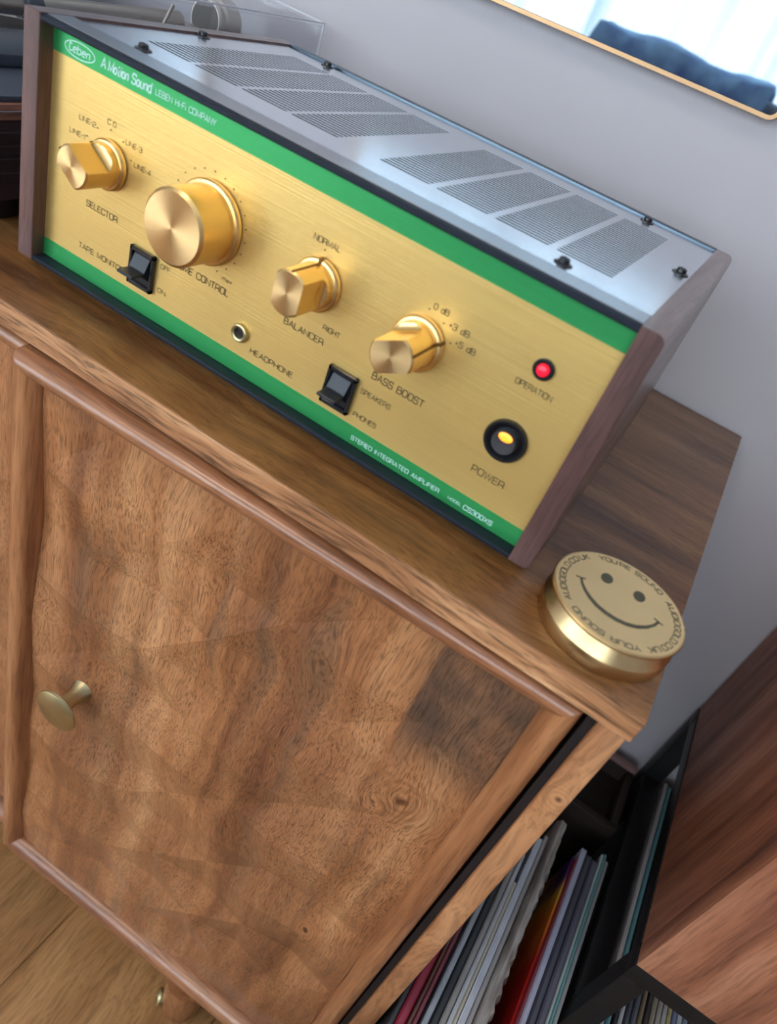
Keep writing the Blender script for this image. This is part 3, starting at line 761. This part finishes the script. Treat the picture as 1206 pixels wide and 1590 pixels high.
def parse(s):
    closed = s.startswith('c'); pts = []
    for t in s[1 if closed else 0:].split():
        r = t.endswith('*'); x, y = t.rstrip('*').split(','); pts.append((float(x) * ASP, float(y), r))
    n = len(pts); out = []
    for i, (x, y, r) in enumerate(pts):
        if not r or (not closed and i in (0, n - 1)): out.append((x, y)); continue
        p = Vector((x, y)); a = Vector(pts[i - 1][:2]); c = Vector(pts[(i + 1) % n][:2])
        da, dc = a - p, c - p; rr = min(0.30, da.length * 0.5, dc.length * 0.5)
        A_, C_ = p + da.normalized() * rr, p + dc.normalized() * rr
        for k in range(5):
            t = k / 4; q = A_ * (1 - t) ** 2 + p * 2 * t * (1 - t) + C_ * t * t; out.append((q.x, q.y))
    return out, closed
GP = {c: (w * ASP, [parse(p) for p in ps]) for c, (w, ps) in G.items()}
def ribbon(bm, pts, closed, wd, fmap):
    P = [Vector(p) for p in pts]; n = len(P); L, R = [], []
    for i in range(n):
        if closed: a, c = P[i - 1], P[(i + 1) % n]
        else: a, c = P[max(i - 1, 0)], P[min(i + 1, n - 1)]
        d1 = (P[i] - a); d2 = (c - P[i])
        if d1.length < 1e-9: d1 = d2
        if d2.length < 1e-9: d2 = d1
        d1 = d1.normalized(); d2 = d2.normalized(); t = d1 + d2
        if t.length < 0.3: t = d2
        t = t.normalized(); nn = Vector((-t.y, t.x)); k = 1.0 / max(0.5, nn.dot(Vector((-d1.y, d1.x))))
        L.append(bm.verts.new(fmap(P[i] + nn * wd / 2 * k))); R.append(bm.verts.new(fmap(P[i] - nn * wd / 2 * k)))
    for i in range(n if closed else n - 1):
        j = (i + 1) % n; bm.faces.new((L[i], R[i], R[j], L[j]))
def text_width(s, gap=0.26, space=0.75): return sum((space if c == ' ' else GP[c][0] + gap) for c in s) - gap
def text2d(bm, s, x0, z0, x1, h, fmap, sw=0.13, shear=0.0, space=0.75, gap=0.26):
    """writes s from x0 to x1 (scaled to fit), cap height h, baseline z0"""
    W = text_width(s, gap, space); sx = (x1 - x0) / W; x = 0.0
    for c in s:
        if c == ' ': x += space; continue
        w, paths = GP[c]
        for pts, cl in paths:
            q = [(x0 + (x + p[0]) * sx + shear * p[1] * h, z0 + p[1] * h) for p in pts]
            ribbon(bm, q, cl, sw * h, fmap)
        x += w + gap
def on_face(v): return (v[0], YP - 0.0003, v[1])
def label_text(s, x0, x1, zc, h, mat, sw=0.105, **k):
    b = B(); text2d(b, s, x0 / 1000, (zc - h / 2) / 1000, x1 / 1000, h / 1000, on_face, sw, **k)
    for f in b.faces:
        f.normal_update()
        if f.normal.y > 0: f.normal_flip()
    return obj('lettering', b, mat, face, smooth=0)
ink, wh = M['ink'], M['white_ink']
for s_, x0, x1, zc, h in (('LINE-2', 33.2, 45.0, 97.4, 2.5), ('LINE-1', 26.8, 38.0, 88.6, 2.5), ('C D', 53.2, 59.0, 102.8, 2.5), ('LINE-3', 66.8, 78.2, 97.6, 2.5), ('LINE-4', 74.2, 85.6, 88.8, 2.5),
        ('SELECTOR', 43.0, 66.4, 55.0, 3.3), ('TAPE MONITOR', 39.4, 75.0, 28.7, 3.0), ('OFF', 101.0, 107.6, 44.3, 2.5), ('ON', 101.0, 106.8, 30.0, 2.5),
        ('VOLUME CONTROL', 103.5, 148.2, 50.7, 3.6), ('NORMAL', 189.8, 205.4, 102.5, 2.7), ('BALANCER', 185.4, 210.8, 54.5, 3.3), ('RIGHT', 208.4, 218.8, 62.5, 2.7),
        ('HEADPHONE', 169.6, 198.8, 27.8, 3.1), ('SPEAKERS', 239.6, 258.0, 42.0, 2.7), ('PHONES', 239.8, 254.0, 27.7, 2.7), ('BASS BOOST', 242.8, 273.8, 53.3, 3.7),
        ('0 dB', 260.4, 268.6, 101.0, 2.8), ('+3 dB', 270.8, 281.6, 96.6, 2.9), ('+5 dB', 276.8, 287.6, 90.4, 2.9), ('OPERATION', 310.4, 329.4, 89.0, 2.8), ('POWER', 310.0, 328.4, 37.0, 3.7)):
    label_text(s_, x0, x1, zc, h, ink)
label_text('max', 142.6, 149.0, 57.6, 2.2, ink)
label_text('LEBEN Hi-Fi COMPANY', 82.6, 121.6, 128.1, 2.7, wh, 0.14)
label_text('STEREO INTEGRATED AMPLIFIER', 243.2, 299.6, 14.2, 2.4, wh, 0.13)
label_text('MODEL', 305.4, 313.4, 14.1, 1.5, wh, 0.14); label_text('CS300XS', 315.0, 332.0, 14.2, 2.7, wh, 0.14)
b = B(); f2 = lambda v: on_face(v)
x = 0.0452
for word, x0, x1 in (('A', 45.6, 48.6), ('Motion', 50.6, 64.0), ('Sound', 66.6, 79.4)):
    text2d(b, word, x0 / 1000, 0.1262, x1 / 1000, 0.0046, f2, 0.17, shear=0.08, gap=0.26)
text2d(b, 'leben', 0.0228, 0.1264, 0.0374, 0.0038, f2, 0.15, shear=0.1, gap=0.24)
ribbon(b, [(0.0305 + 0.0106 * math.cos(2 * PI * i / 48), 0.1280 + 0.0037 * math.sin(2 * PI * i / 48)) for i in range(48)], True, 0.0005, f2)
for f in b.faces:
    f.normal_update()
    if f.normal.y > 0: f.normal_flip()
obj('lettering', b, wh, face, smooth=0)
def dot(x, z, r=0.00042):
    b = B()
    vs = [b.verts.new((x + r * math.cos(PI / 5 * i), YP - 0.0003, z + r * math.sin(PI / 5 * i))) for i in range(10)]; b.faces.new(vs)
    for f in b.faces:
        f.normal_update()
        if f.normal.y > 0: f.normal_flip()
    obj('index_dot', b, ink, face, smooth=0)
for x, z in ((39.5, 89.9), (46.6, 96.7), (55.8, 99.3), (65.0, 96.7), (71.7, 89.9), (197.5, 98.9), (258.7, 98.4), (267.8, 95.7), (274.6, 88.7)): dot(x / 1000, z / 1000)
for i in range(21):
    a = math.radians(244 - 15.3 * i); dot(0.1265 + 0.0253 * math.cos(a), 0.0815 + 0.0253 * math.sin(a))

# ------------------------------------------------------------------ BRASS PUCK
PCX, PCY, PH, PR = 0.4045, 0.0036, 0.019, 0.0345
pk = thing('record_weight', 'round brass record weight engraved with a smiling face, at the sideboard corner', 'record weight', (PCX, PCY, 0))
b = B(); lathe(b, [(0.0330, 0.0), (0.0342, 0.0006), (0.0345, 0.0014), (0.0345, 0.0078), (0.0343, 0.0084), (0.0302, 0.0148), (0.0300, 0.0160), (0.0330, 0.0166), (0.0345, 0.0172), (0.0346, 0.0182), (0.0341, 0.0188), (0.0330, 0.0189)], up(PCX, PCY, 0), 128)
obj('brass_body', b, M['brass'], pk, smooth=25)
b = B(); lathe(b, [(0.0334, 0.01885), (0.0334, 0.01902), (0, 0.01902)], up(PCX, PCY, 0), 96); tp_ = obj('engraved_top', b, M['brass_satin'], pk, smooth=20)
M['engrave'] = plain('dark_engraving', srgb(92, 88, 70), 0.5, 0.3, noise=0.05)
def on_puck(v): return (PCX + v[0], PCY + v[1], 0.01912)
b = B()
for ex, ey in ((-0.0101, 0.0110), (0.0074, 0.0122)):
    vs = [b.verts.new(on_puck((ex + 0.0031 * math.cos(2 * PI * i / 32), ey + 0.0042 * math.sin(2 * PI * i / 32)))) for i in range(32)]; b.faces.new(vs)
sm_ = [(-0.0210, -0.0006), (-0.0192, -0.0046), (-0.0165, -0.0080), (-0.0130, -0.0112), (-0.0085, -0.0138), (-0.0035, -0.0151), (0.0020, -0.0152), (0.0070, -0.0140), (0.0118, -0.0114), (0.0158, -0.0074), (0.0186, -0.0030), (0.0202, 0.0016)]
KW = 1.4
wds = [0.0008, 0.0011, 0.0014, 0.0017, 0.0019, 0.0020, 0.0020, 0.0019, 0.0017, 0.0014, 0.0011, 0.0009]
prev = None
for i, p in enumerate(sm_):
    a = Vector(sm_[max(i - 1, 0)]); c = Vector(sm_[min(i + 1, len(sm_) - 1)]); t = (c - a).normalized(); nn = Vector((-t.y, t.x)); P = Vector(p)
    cur = (b.verts.new(on_puck(P + nn * wds[i] * KW / 2)), b.verts.new(on_puck(P - nn * wds[i] * KW / 2)))
    if prev: b.faces.new((prev[0], prev[1], cur[1], cur[0]))
    prev = cur
ribbon(b, [(-0.0236, -0.0014), (-0.0210, -0.0008), (-0.0188, 0.0004)], False, 0.0009, on_puck)
ribbon(b, [(0.0176, 0.0026), (0.0202, 0.0018), (0.0226, 0.0012)], False, 0.0009, on_puck)
def arc_text(s, a0, a1, h=0.0031, r=0.0284):
    W = text_width(s); x = 0.0
    for c in s:
        if c == ' ': x += 0.75; continue
        wd, paths = GP[c]
        for pts, cl in paths:
            def fm(v):
                ang = math.radians(a0 + (a1 - a0) * (v.x / W)); rr = r + v.y * h
                return on_puck((rr * math.cos(ang), rr * math.sin(ang)))
            ribbon(b, [(x + p[0], p[1]) for p in pts], cl, 0.16, fm)
        x += wd + 0.26
arc_text('AUDIOGOLD.CO.UK', 226, 140); arc_text("YOU'RE SOUND", 127, 56); arc_text('AUDIOGOLD.CO.UK', 46, -47); arc_text('YOUR SOUND', -56, -125)
for f in b.faces:
    f.normal_update()
    if f.normal.z < 0: f.normal_flip()
obj('engraving', b, M['engrave'], tp_, smooth=0)

# ------------------------------------------------------------------ TURNTABLE left of the amplifier
M['deck'] = plain('slate_deck', srgb(60, 66, 78), 0.35, noise=0.08, spec=0.6)
M['louvre'] = plain('dark_brown_louvre', srgb(44, 32, 34), 0.5, noise=0.06)
M['arm'] = brushed('satin_silver', (0.50, 0.47, 0.42), 0.42, 'Y', amt=0.05, metal=1.0)
M['copper_wood'] = wood('rosewood_band', srgb(110, 72, 60), srgb(150, 106, 90), srgb(170, 124, 104), 'Y', ring=60, pore=600, rough=0.35, warp=0.005, pore_amt=0.25)
M['chrome'] = plain('chrome', (0.8, 0.8, 0.82), 0.12, 1.0, noise=0)
TX1, TX0, TY0, TY1 = -0.032, -0.47, -0.005, 0.322
tt = thing('turntable', 'turntable with a silver tonearm left of and behind the amplifier', 'turntable', (-0.25, 0.16, 0))
obj('plinth', box(B(), TX0, TX1 - 0.001, TY0, TY1, 0.022, 0.070, 0.001), M['louvre'], tt)
pl = [o for o in bpy.data.objects if o.name == 'plinth'][0]
for z in (0.0335, 0.042, 0.0495, 0.0575):
    obj('louvre', box(B(), TX1 - 0.0014, TX1, TY0 + 0.004, TY1 - 0.004, z, z + 0.0060, 0.0006, 1), M['louvre'], pl)
obj('wood_band', box(B(), TX0, TX1, TY0, TY1, 0.070, 0.0790, 0.0006), M['copper_wood'], tt)
obj('metal_line', box(B(), TX1 - 0.0008, TX1 + 0.0006, TY0, TY1, 0.0738, 0.0754, 0.0002, 1), M['chrome'], tt)
obj('deck_plate', box(B(), TX0 + 0.004, TX1 - 0.003, TY0 + 0.004, TY1 - 0.004, 0.079, 0.0825, 0.0008), M['deck'], tt)
b = B(); lathe(b, [(0.150, 0), (0.152, 0.002), (0.152, 0.012), (0.149, 0.014), (0, 0.014)], up(-0.295, 0.15, 0.0825), 96); obj('platter', b, M['arm'], tt)
b = B(); lathe(b, [(0.146, 0.014), (0.146, 0.0165), (0, 0.0165)], up(-0.295, 0.15, 0.0825), 96); obj('platter_mat', b, M['black_plastic'], tt)
obj('armboard', box(B(), -0.138, -0.082, 0.02, 0.30, 0.0825, 0.0905, 0.002), M['deck'], tt)
b = B(); lathe(b, [(0.022, 0), (0.022, 0.010), (0.012, 0.013), (0.010, 0.026)], up(-0.100, 0.235, 0.0905), 40); obj('arm_base', b, M['arm'], tt)
b = B(); tube(b, [(-0.108, 0.0, 0.111), (-0.103, 0.10, 0.1135), (-0.1, 0.205, 0.1165), (-0.1, 0.225, 0.117)], [0.0046, 0.0064, 0.0074, 0.0074], 24)
ta = obj('tonearm', b, M['arm'], tt)
b = B(); tube(b, [(-0.1045, 0.083, 0.113), (-0.1035, 0.098, 0.1134)], 0.0074, 24); obj('arm_collar', b, M['deck'], ta)
b = B(); lathe(b, [(0.0150, 0), (0.0166, 0.0016), (0.0166, 0.0045), (0.0150, 0.006), (0.0150, 0.008), (0.0170, 0.010), (0.0170, 0.026), (0.0155, 0.028)], Matrix.Translation((-0.1, 0.256, 0.1215)) @ Matrix.Rotation(-PI / 2, 4, 'X'), 48)
cw = obj('counterweight', b, M['arm'], tt)
M['cwface'] = plain('reflection_grey_face', (0.13, 0.125, 0.12), 0.6, noise=0.04)  # flat grey stands in for the dark reflection on the metal end
b = B(); lathe(b, [(0.0138, 0), (0.0134, 0.0005), (0, 0.0006)], facing_front(-0.1, 0.256, 0.1215), 48); obj('end_face', b, M['cwface'], cw)
b = B(); tube(b, [(-0.086, 0.188, 0.106), (-0.086, 0.202, 0.131)], 0.0014); obj('cueing_lever', b, M['arm'], tt)
b = B(); lathe(b, [(0.0035, 0), (0.0035, 0.004), (0.002, 0.005), (0, 0.005)], up(-0.09, 0.032, 0.0905), 20); obj('deck_screw', b, M['chrome'], tt)
for x in (TX0 + 0.04, TX1 - 0.04):
    for y in (TY0 + 0.04, TY1 - 0.04):
        b = B(); lathe(b, [(0.019, 0), (0.021, 0.003), (0.021, 0.022)], up(x, y, 0), 28); obj('foot', b, M['black_plastic'], tt)
ka = NT('clear_acrylic'); gt = ka.n('ShaderNodeBsdfTransparent'); gt.inputs[0].default_value = (0.96, 0.965, 0.975, 1)
gg = ka.n('ShaderNodeBsdfGlossy'); gg.inputs['Roughness'].default_value = 0.03
lw = ka.n('ShaderNodeLayerWeight', i_Blend=0.25)
mx = ka.n('ShaderNodeMixShader'); ka.put(mx.inputs[0], ka.math('MULTIPLY', lw.outputs[1], 0.35, clamp=True)); ka.t.links.new(gt.outputs[0], mx.inputs[1]); ka.t.links.new(gg.outputs[0], mx.inputs[2])
ka.t.links.new(mx.outputs[0], ka.out.inputs[0]); M['acrylic'] = ka.m
M['acrylic_edge'] = plain('acrylic_edge', (0.62, 0.64, 0.70), 0.2, noise=0, spec=0.8)
lx0, lx1, ly0, ly1, lz0, lz1, th_ = TX0, TX1 + 0.001, 0.03, TY1, 0.0795, 0.1475, 0.0028
lb = B(); box(lb, lx1 - th_, lx1, ly0, ly1, lz0 + 0.004, lz1 - th_); lid = obj('lid', lb, M['acrylic'], tt, smooth=0, label='clear acrylic lid')
for args in ((lx0, lx0 + th_, ly0, ly1, lz0 + 0.004, lz1 - th_), (lx0 + th_, lx1 - th_, ly1 - th_, ly1, lz0 + 0.004, lz1 - th_), (lx0, lx1, ly0, ly1, lz1 - th_, lz1)):
    obj('lid_panel', box(B(), *args), M['acrylic'], lid, smooth=0)
eb = B(); e = 0.0008
box(eb, lx1 - e, lx1 + e * 0.3, ly0, ly1, lz1 - e, lz1 + e * 0.3); box(eb, lx0, lx1, ly1 - e, ly1 + e * 0.3, lz1 - e, lz1 + e * 0.3)
box(eb, lx1 - e, lx1 + e * 0.3, ly1 - e, ly1 + e * 0.3, lz0 + 0.004, lz1)
obj('lid_edge', eb, M['acrylic_edge'], lid, smooth=0)

# ------------------------------------------------------------------ RECORD RACK, WALNUT BOX, RECORDS
RKX0, RKX1, RKY0, RKY1, RKZ = 0.560, 0.960, 0.045, 0.337, -0.259
rk = thing('record_rack', 'black steel record rack right of the sideboard, under the walnut box', 'rack', (0.76, 0.19, FL))
tb = 0.0185
M['rack'] = plain('black_powder_coat', (0.006, 0.006, 0.007), 0.42, spec=0.35, noise=0.1)
for x in (RKX0, RKX1 - tb):
    for y in (RKY0, RKY1 - tb): obj('post', box(B(), x, x + tb, y, y + tb, FL, RKZ - 0.0165, 0.001), M['rack'], rk)
for y in (RKY0, RKY1 - tb): obj('top_rail', box(B(), RKX0, RKX1, y, y + tb, RKZ - 0.0165, RKZ, 0.001), M['rack'], rk)
for x in (RKX0, RKX1 - tb): obj('side_rail', box(B(), x, x + 0.0125, RKY0 + tb, RKY1 - tb, RKZ - 0.014, RKZ, 0.001), M['rack'], rk)
for x in (RKX0, RKX1 - tb): obj('lower_rail', box(B(), x, x + tb, RKY0 + tb, RKY1 - tb, -0.375, -0.358, 0.001), M['rack'], rk)
obj('base_shelf', box(B(), RKX0 + tb, RKX1 - tb, RKY0, RKY1, FL + 0.001, FL + 0.006, 0.001), M['rack'], rk)
M['walnut_box'] = wood('walnut_veneer', srgb(100, 56, 38), srgb(166, 106, 78), srgb(200, 142, 110), 'Z', ring=34, pore=520, rough=0.5, warp=0.008, pore_amt=0.28, bump=0.12, along=0.05, tint=srgb(100, 62, 46))
wb = thing('walnut_box', 'plain walnut veneered box standing on the black rack', 'box', (0.76, 0.19, RKZ))
obj('side_board', box(B(), RKX0 + 0.001, RKX0 + 0.019, RKY0 + 0.0185, RKY1, RKZ, 0.11, 0.0006), M['walnut_box'], wb)
obj('side_board', box(B(), RKX1 - 0.019, RKX1, RKY0 + 0.0185, RKY1, RKZ, 0.11, 0.0006), M['walnut_box'], wb)
obj('front_board', box(B(), RKX0 + 0.001, RKX1, RKY0 + 0.0005, RKY0 + 0.0185, RKZ, 0.11, 0.0006), M['walnut_box'], wb)
obj('top_board', box(B(), RKX0 + 0.019, RKX1 - 0.019, RKY0 + 0.0185, RKY1, 0.092, 0.11), M['walnut_box'], wb)
obj('bottom_board', box(B(), RKX0 + 0.019, RKX1 - 0.019, RKY0 + 0.0185, RKY1, RKZ, RKZ + 0.018), M['walnut_box'], wb)
obj('back_board', box(B(), RKX0 + 0.019, RKX1 - 0.019, RKY1 - 0.008, RKY1 - 0.0005, RKZ + 0.018, 0.092), M['walnut_box'], wb)

cm = {}
def cmat(rgb, rough=0.45):
    if rgb not in cm: cm[rgb] = plain('card_sleeve', srgb(*rgb), rough, noise=0.10, scale=25)
    return cm[rgb]
def record(x, w, col, lab, yb, top, lean=0.0, tilt=0.0, cover=None, grp='records leaning between the sideboard and the rack'):
    """one sleeve standing on the floor: x = left face at the top edge, w = thickness, yb = rear end, top = height of the top edge"""
    S = 0.312; t = thing('record', lab, 'record', (x + w / 2, yb - S / 2, top - S), grp)
    def Mx(v): return Vector((v.x + (v.z - top) * lean + (yb - v.y) * tilt, v.y, v.z))
    b = B(); box(b, x, x + w, yb - S, yb, top - S, top, min(0.0006, w * 0.25), 1)
    for v in b.verts: v.co = Mx(v.co)
    obj('sleeve', b, cover or cmat(col), t)
    b = B(); box(b, x + w * 0.22, x + w * 0.78, yb - S + 0.004, yb - 0.002, top - 0.001, top + 0.0009, 0)
    for v in b.verts: v.co = Mx(v.co)
    obj('inner_sleeve', b, cmat(tuple(min(255, int(c * 0.72 + 40)) for c in col), 0.6), t, smooth=0)
    return t
R = [(0.4425, .0045, (40, 42, 46), 'charcoal record sleeve closest to the sideboard, mostly hidden', 0.050, 0.05),
     (0.4474, .0070, (150, 28, 52), 'bright crimson record sleeve beside the sideboard', 0.10, 0.05),
     (0.4552, .0028, (86, 50, 42), 'thin brown record sleeve between two red ones', 0.11, 0.05),
     (0.4583, .0035, (122, 44, 58), 'dull maroon record sleeve left of a pale grey one', 0.115, 0.05),
     (0.4646, .0042, (168, 178, 190), 'pale blue-grey record sleeve next to the maroon one', 0.150, 0.05),
     (0.4695, .0058, (26, 32, 38), 'glossy black record sleeve between two pale grey ones', 0.160, 0.04),
     (0.4758, .0045, (158, 158, 156), 'mid grey record sleeve left of the white group', 0.165, 0.04),
     (0.4810, .0032, (206, 212, 220), 'white record sleeve with a dark gap beside it, first of the whites', 0.150, 0.04),
     (0.4846, .0025, (214, 208, 186), 'thin cream record sleeve among the white ones', 0.120, 0.04),
     (0.4877, .0052, (212, 220, 234), 'cool white record sleeve, thickest of the whites', 0.175, 0.03),
     (0.4936, .0035, (176, 172, 172), 'light grey record sleeve left of the ragged plastic sleeve', 0.182, 0.03),
     (0.5290, .0052, (188, 190, 216), 'lavender white record sleeve right of the red and yellow one', 0.196, 0.0),
     (0.5346, .0060, (58, 60, 76), 'dark navy record sleeve right of the lavender one', 0.192, 0.0),
     (0.5410, .0060, (78, 80, 96), 'slate grey record sleeve left of the teal one', 0.190, 0.0),
     (0.5474, .0022, (196, 206, 206), 'thin white record sleeve left of the teal one', 0.203, 0.0),
     (0.5498, .0026, (96, 158, 160), 'teal record sleeve with white neighbours', 0.205, 0.0),
     (0.5526, .0030, (150, 156, 158), 'pale grey record sleeve right of the teal one, against the rack', 0.198, 0.0)]
TOP = -0.3665
for x, w_, c, lab, yb, ln in R: record(x, w_, c, lab, yb, TOP + random.uniform(-0.001, 0.001), lean=ln * 0.3, tilt=0.0)
# ragged plastic outer sleeve
b = B(); n = 60; rows = []
kp = NT('cloudy_plastic'); kp.b.inputs['Base Color'].default_value = (*srgb(170, 164, 158), 1); kp.b.inputs['Roughness'].default_value = 0.3
kp.put(kp.b.inputs['Base Color'], kp.ramp(kp.noise(kp.vm('MULTIPLY', kp.obj(), (200, 25, 25)), 1.0, 3), [(0.35, srgb(128, 118, 112)), (0.65, srgb(192, 186, 180))]))
for i in range(n + 1):
    y = 0.205 - 0.312 * i / n; j = 0.0010 * math.sin(i * 1.9) + 0.0006 * math.sin(i * 4.1)
    dx = 0.0
    rows.append([b.verts.new((x_ + dx, y, z_)) for x_, z_ in ((0.4985, TOP - 0.312), (0.4985, TOP - 0.002), (0.5020, TOP + 0.004), (0.5075 + j, TOP + 0.002), (0.5100 + j * 1.6, TOP - 0.012 + j), (0.5085, TOP - 0.08), (0.5080, TOP - 0.312))])
for a, c in zip(rows, rows[1:]):
    for k_ in range(7): b.faces.new((a[k_], a[(k_ + 1) % 7], c[(k_ + 1) % 7], c[k_]))
b.faces.new(rows[0]); b.faces.new(rows[-1][::-1])
bmesh.ops.recalc_face_normals(b, faces=b.faces)
obj('record', b, kp.m, None, smooth=40, label='record in a cloudy grey plastic sleeve with a wavy edge', cat='record', group='records leaning between the sideboard and the rack', origin=(0.504, 0.05, TOP - 0.312))
# printed red and yellow cover, turned a little so its face shows
kr = NT('sunset_cover'); sp = kr.n('ShaderNodeSeparateXYZ'); kr.put(sp.inputs[0], kr.obj())
nz = kr.noise(kr.obj(), 14, 4)
fy = kr.math('ADD', kr.math('MULTIPLY', sp.outputs[1], 3.4), kr.math('ADD', 0.30, kr.math('MULTIPLY', kr.math('SUBTRACT', nz, 0.5), 0.5)))
kr.put(kr.b.inputs['Base Color'], kr.ramp(fy, [(0.10, srgb(140, 16, 20)), (0.42, srgb(178, 34, 22)), (0.60, srgb(214, 120, 34)), (0.70, srgb(206, 158, 60)), (0.80, srgb(74, 40, 96)), (0.92, srgb(40, 26, 60)), (1.0, srgb(120, 20, 40))]))
kr.b.inputs['Roughness'].default_value = 0.3
t = thing('record', 'red and yellow printed record sleeve leaning right of the plastic one', 'record', (0.521, 0.03, TOP - 0.316), 'records leaning between the sideboard and the rack')
b = B(); box(b, 0.5140, 0.5165, -0.13, 0.184, TOP - 0.314, TOP - 0.006, 0.0004, 1)
for v in b.verts: v.co.x += (v.co.z - (TOP - 0.006)) * -0.02 + (0.0105 if v.co.z > TOP - 0.1 else 0.0)
obj('sleeve', b, kr.m, t)
# narrow dark red spine beside it
record(0.5262, .0022, (128, 30, 44), 'narrow dark red record spine between the printed and lavender sleeves', 0.180, TOP + 0.0005)
# records inside the rack
g2 = 'records standing inside the black rack'
cols = [((196, 190, 190), 'warm white record sleeve at the left end inside the rack', .0035), ((96, 160, 168), 'teal record spine second inside the rack', .0032), ((24, 26, 30), 'black record spine third inside the rack', .0034),
        ((206, 208, 210), 'white record spine between two dark ones inside the rack', .0028), ((60, 64, 74), 'slate record spine fifth inside the rack', .0040), ((84, 88, 98), 'grey-blue record spine next to the tan one inside the rack', .0040),
        ((132, 112, 84), 'tan record spine inside the rack', .0030), ((48, 42, 40), 'dark brown record spine right of the tan one', .0034), ((158, 144, 122), 'beige record spine inside the rack', .0034),
        ((176, 168, 156), 'light stone record spine inside the rack', .0034), ((190, 186, 182), 'pale grey record spine inside the rack', .0030), ((196, 176, 120), 'ochre record spine near the rack centre', .0026),
        ((120, 124, 160), 'lilac record spine inside the rack', .0032), ((206, 210, 216), 'bright white record spine right of the lilac one', .0034), ((140, 150, 170), 'steel blue record spine inside the rack', .0034), ((70, 60, 62), 'dark record spine at the right end of the visible row', .0036)]
x = 0.5840; rz = -0.3605
for c, lab, w_ in cols:
    record(x, w_, c, lab, 0.055 + 0.285 - 0.005 + (random.uniform(-.003, .003)) - 0.01, rz - 0.0 , grp=g2); x += w_ + 0.0012
# dark wooden crate behind the records
M['crate'] = wood('dark_crate', srgb(26, 18, 14), srgb(42, 30, 24), srgb(54, 40, 32), 'X', ring=40, pore=500, rough=0.6, warp=0.01, pore_amt=0.3)
M['crate_rim'] = plain('pinkish_rim', srgb(140, 108, 104), 0.5, noise=0.1)
cr = thing('wooden_crate', 'dark brown wooden crate with a pinkish rim behind the records', 'crate', (0.49, 0.29, FL))
obj('crate_wall', box(B(), 0.443, 0.555, 0.240, 0.248, FL, -0.372, 0.001), M['crate'], cr)
obj('crate_wall', box(B(), 0.443, 0.555, 0.322, 0.330, FL, -0.372, 0.001), M['crate'], cr)
for x in (0.443, 0.547): obj('crate_wall', box(B(), x, x + 0.008, 0.248, 0.322, FL, -0.372, 0.001), M['crate'], cr)
obj('crate_rim', box(B(), 0.443, 0.555, 0.3215, 0.3305, -0.372, -0.366, 0.001), M['crate_rim'], cr)
obj('crate_lid', box(B(), 0.451, 0.547, 0.248, 0.322, -0.40, -0.392, 0.001), M['crate'], cr)
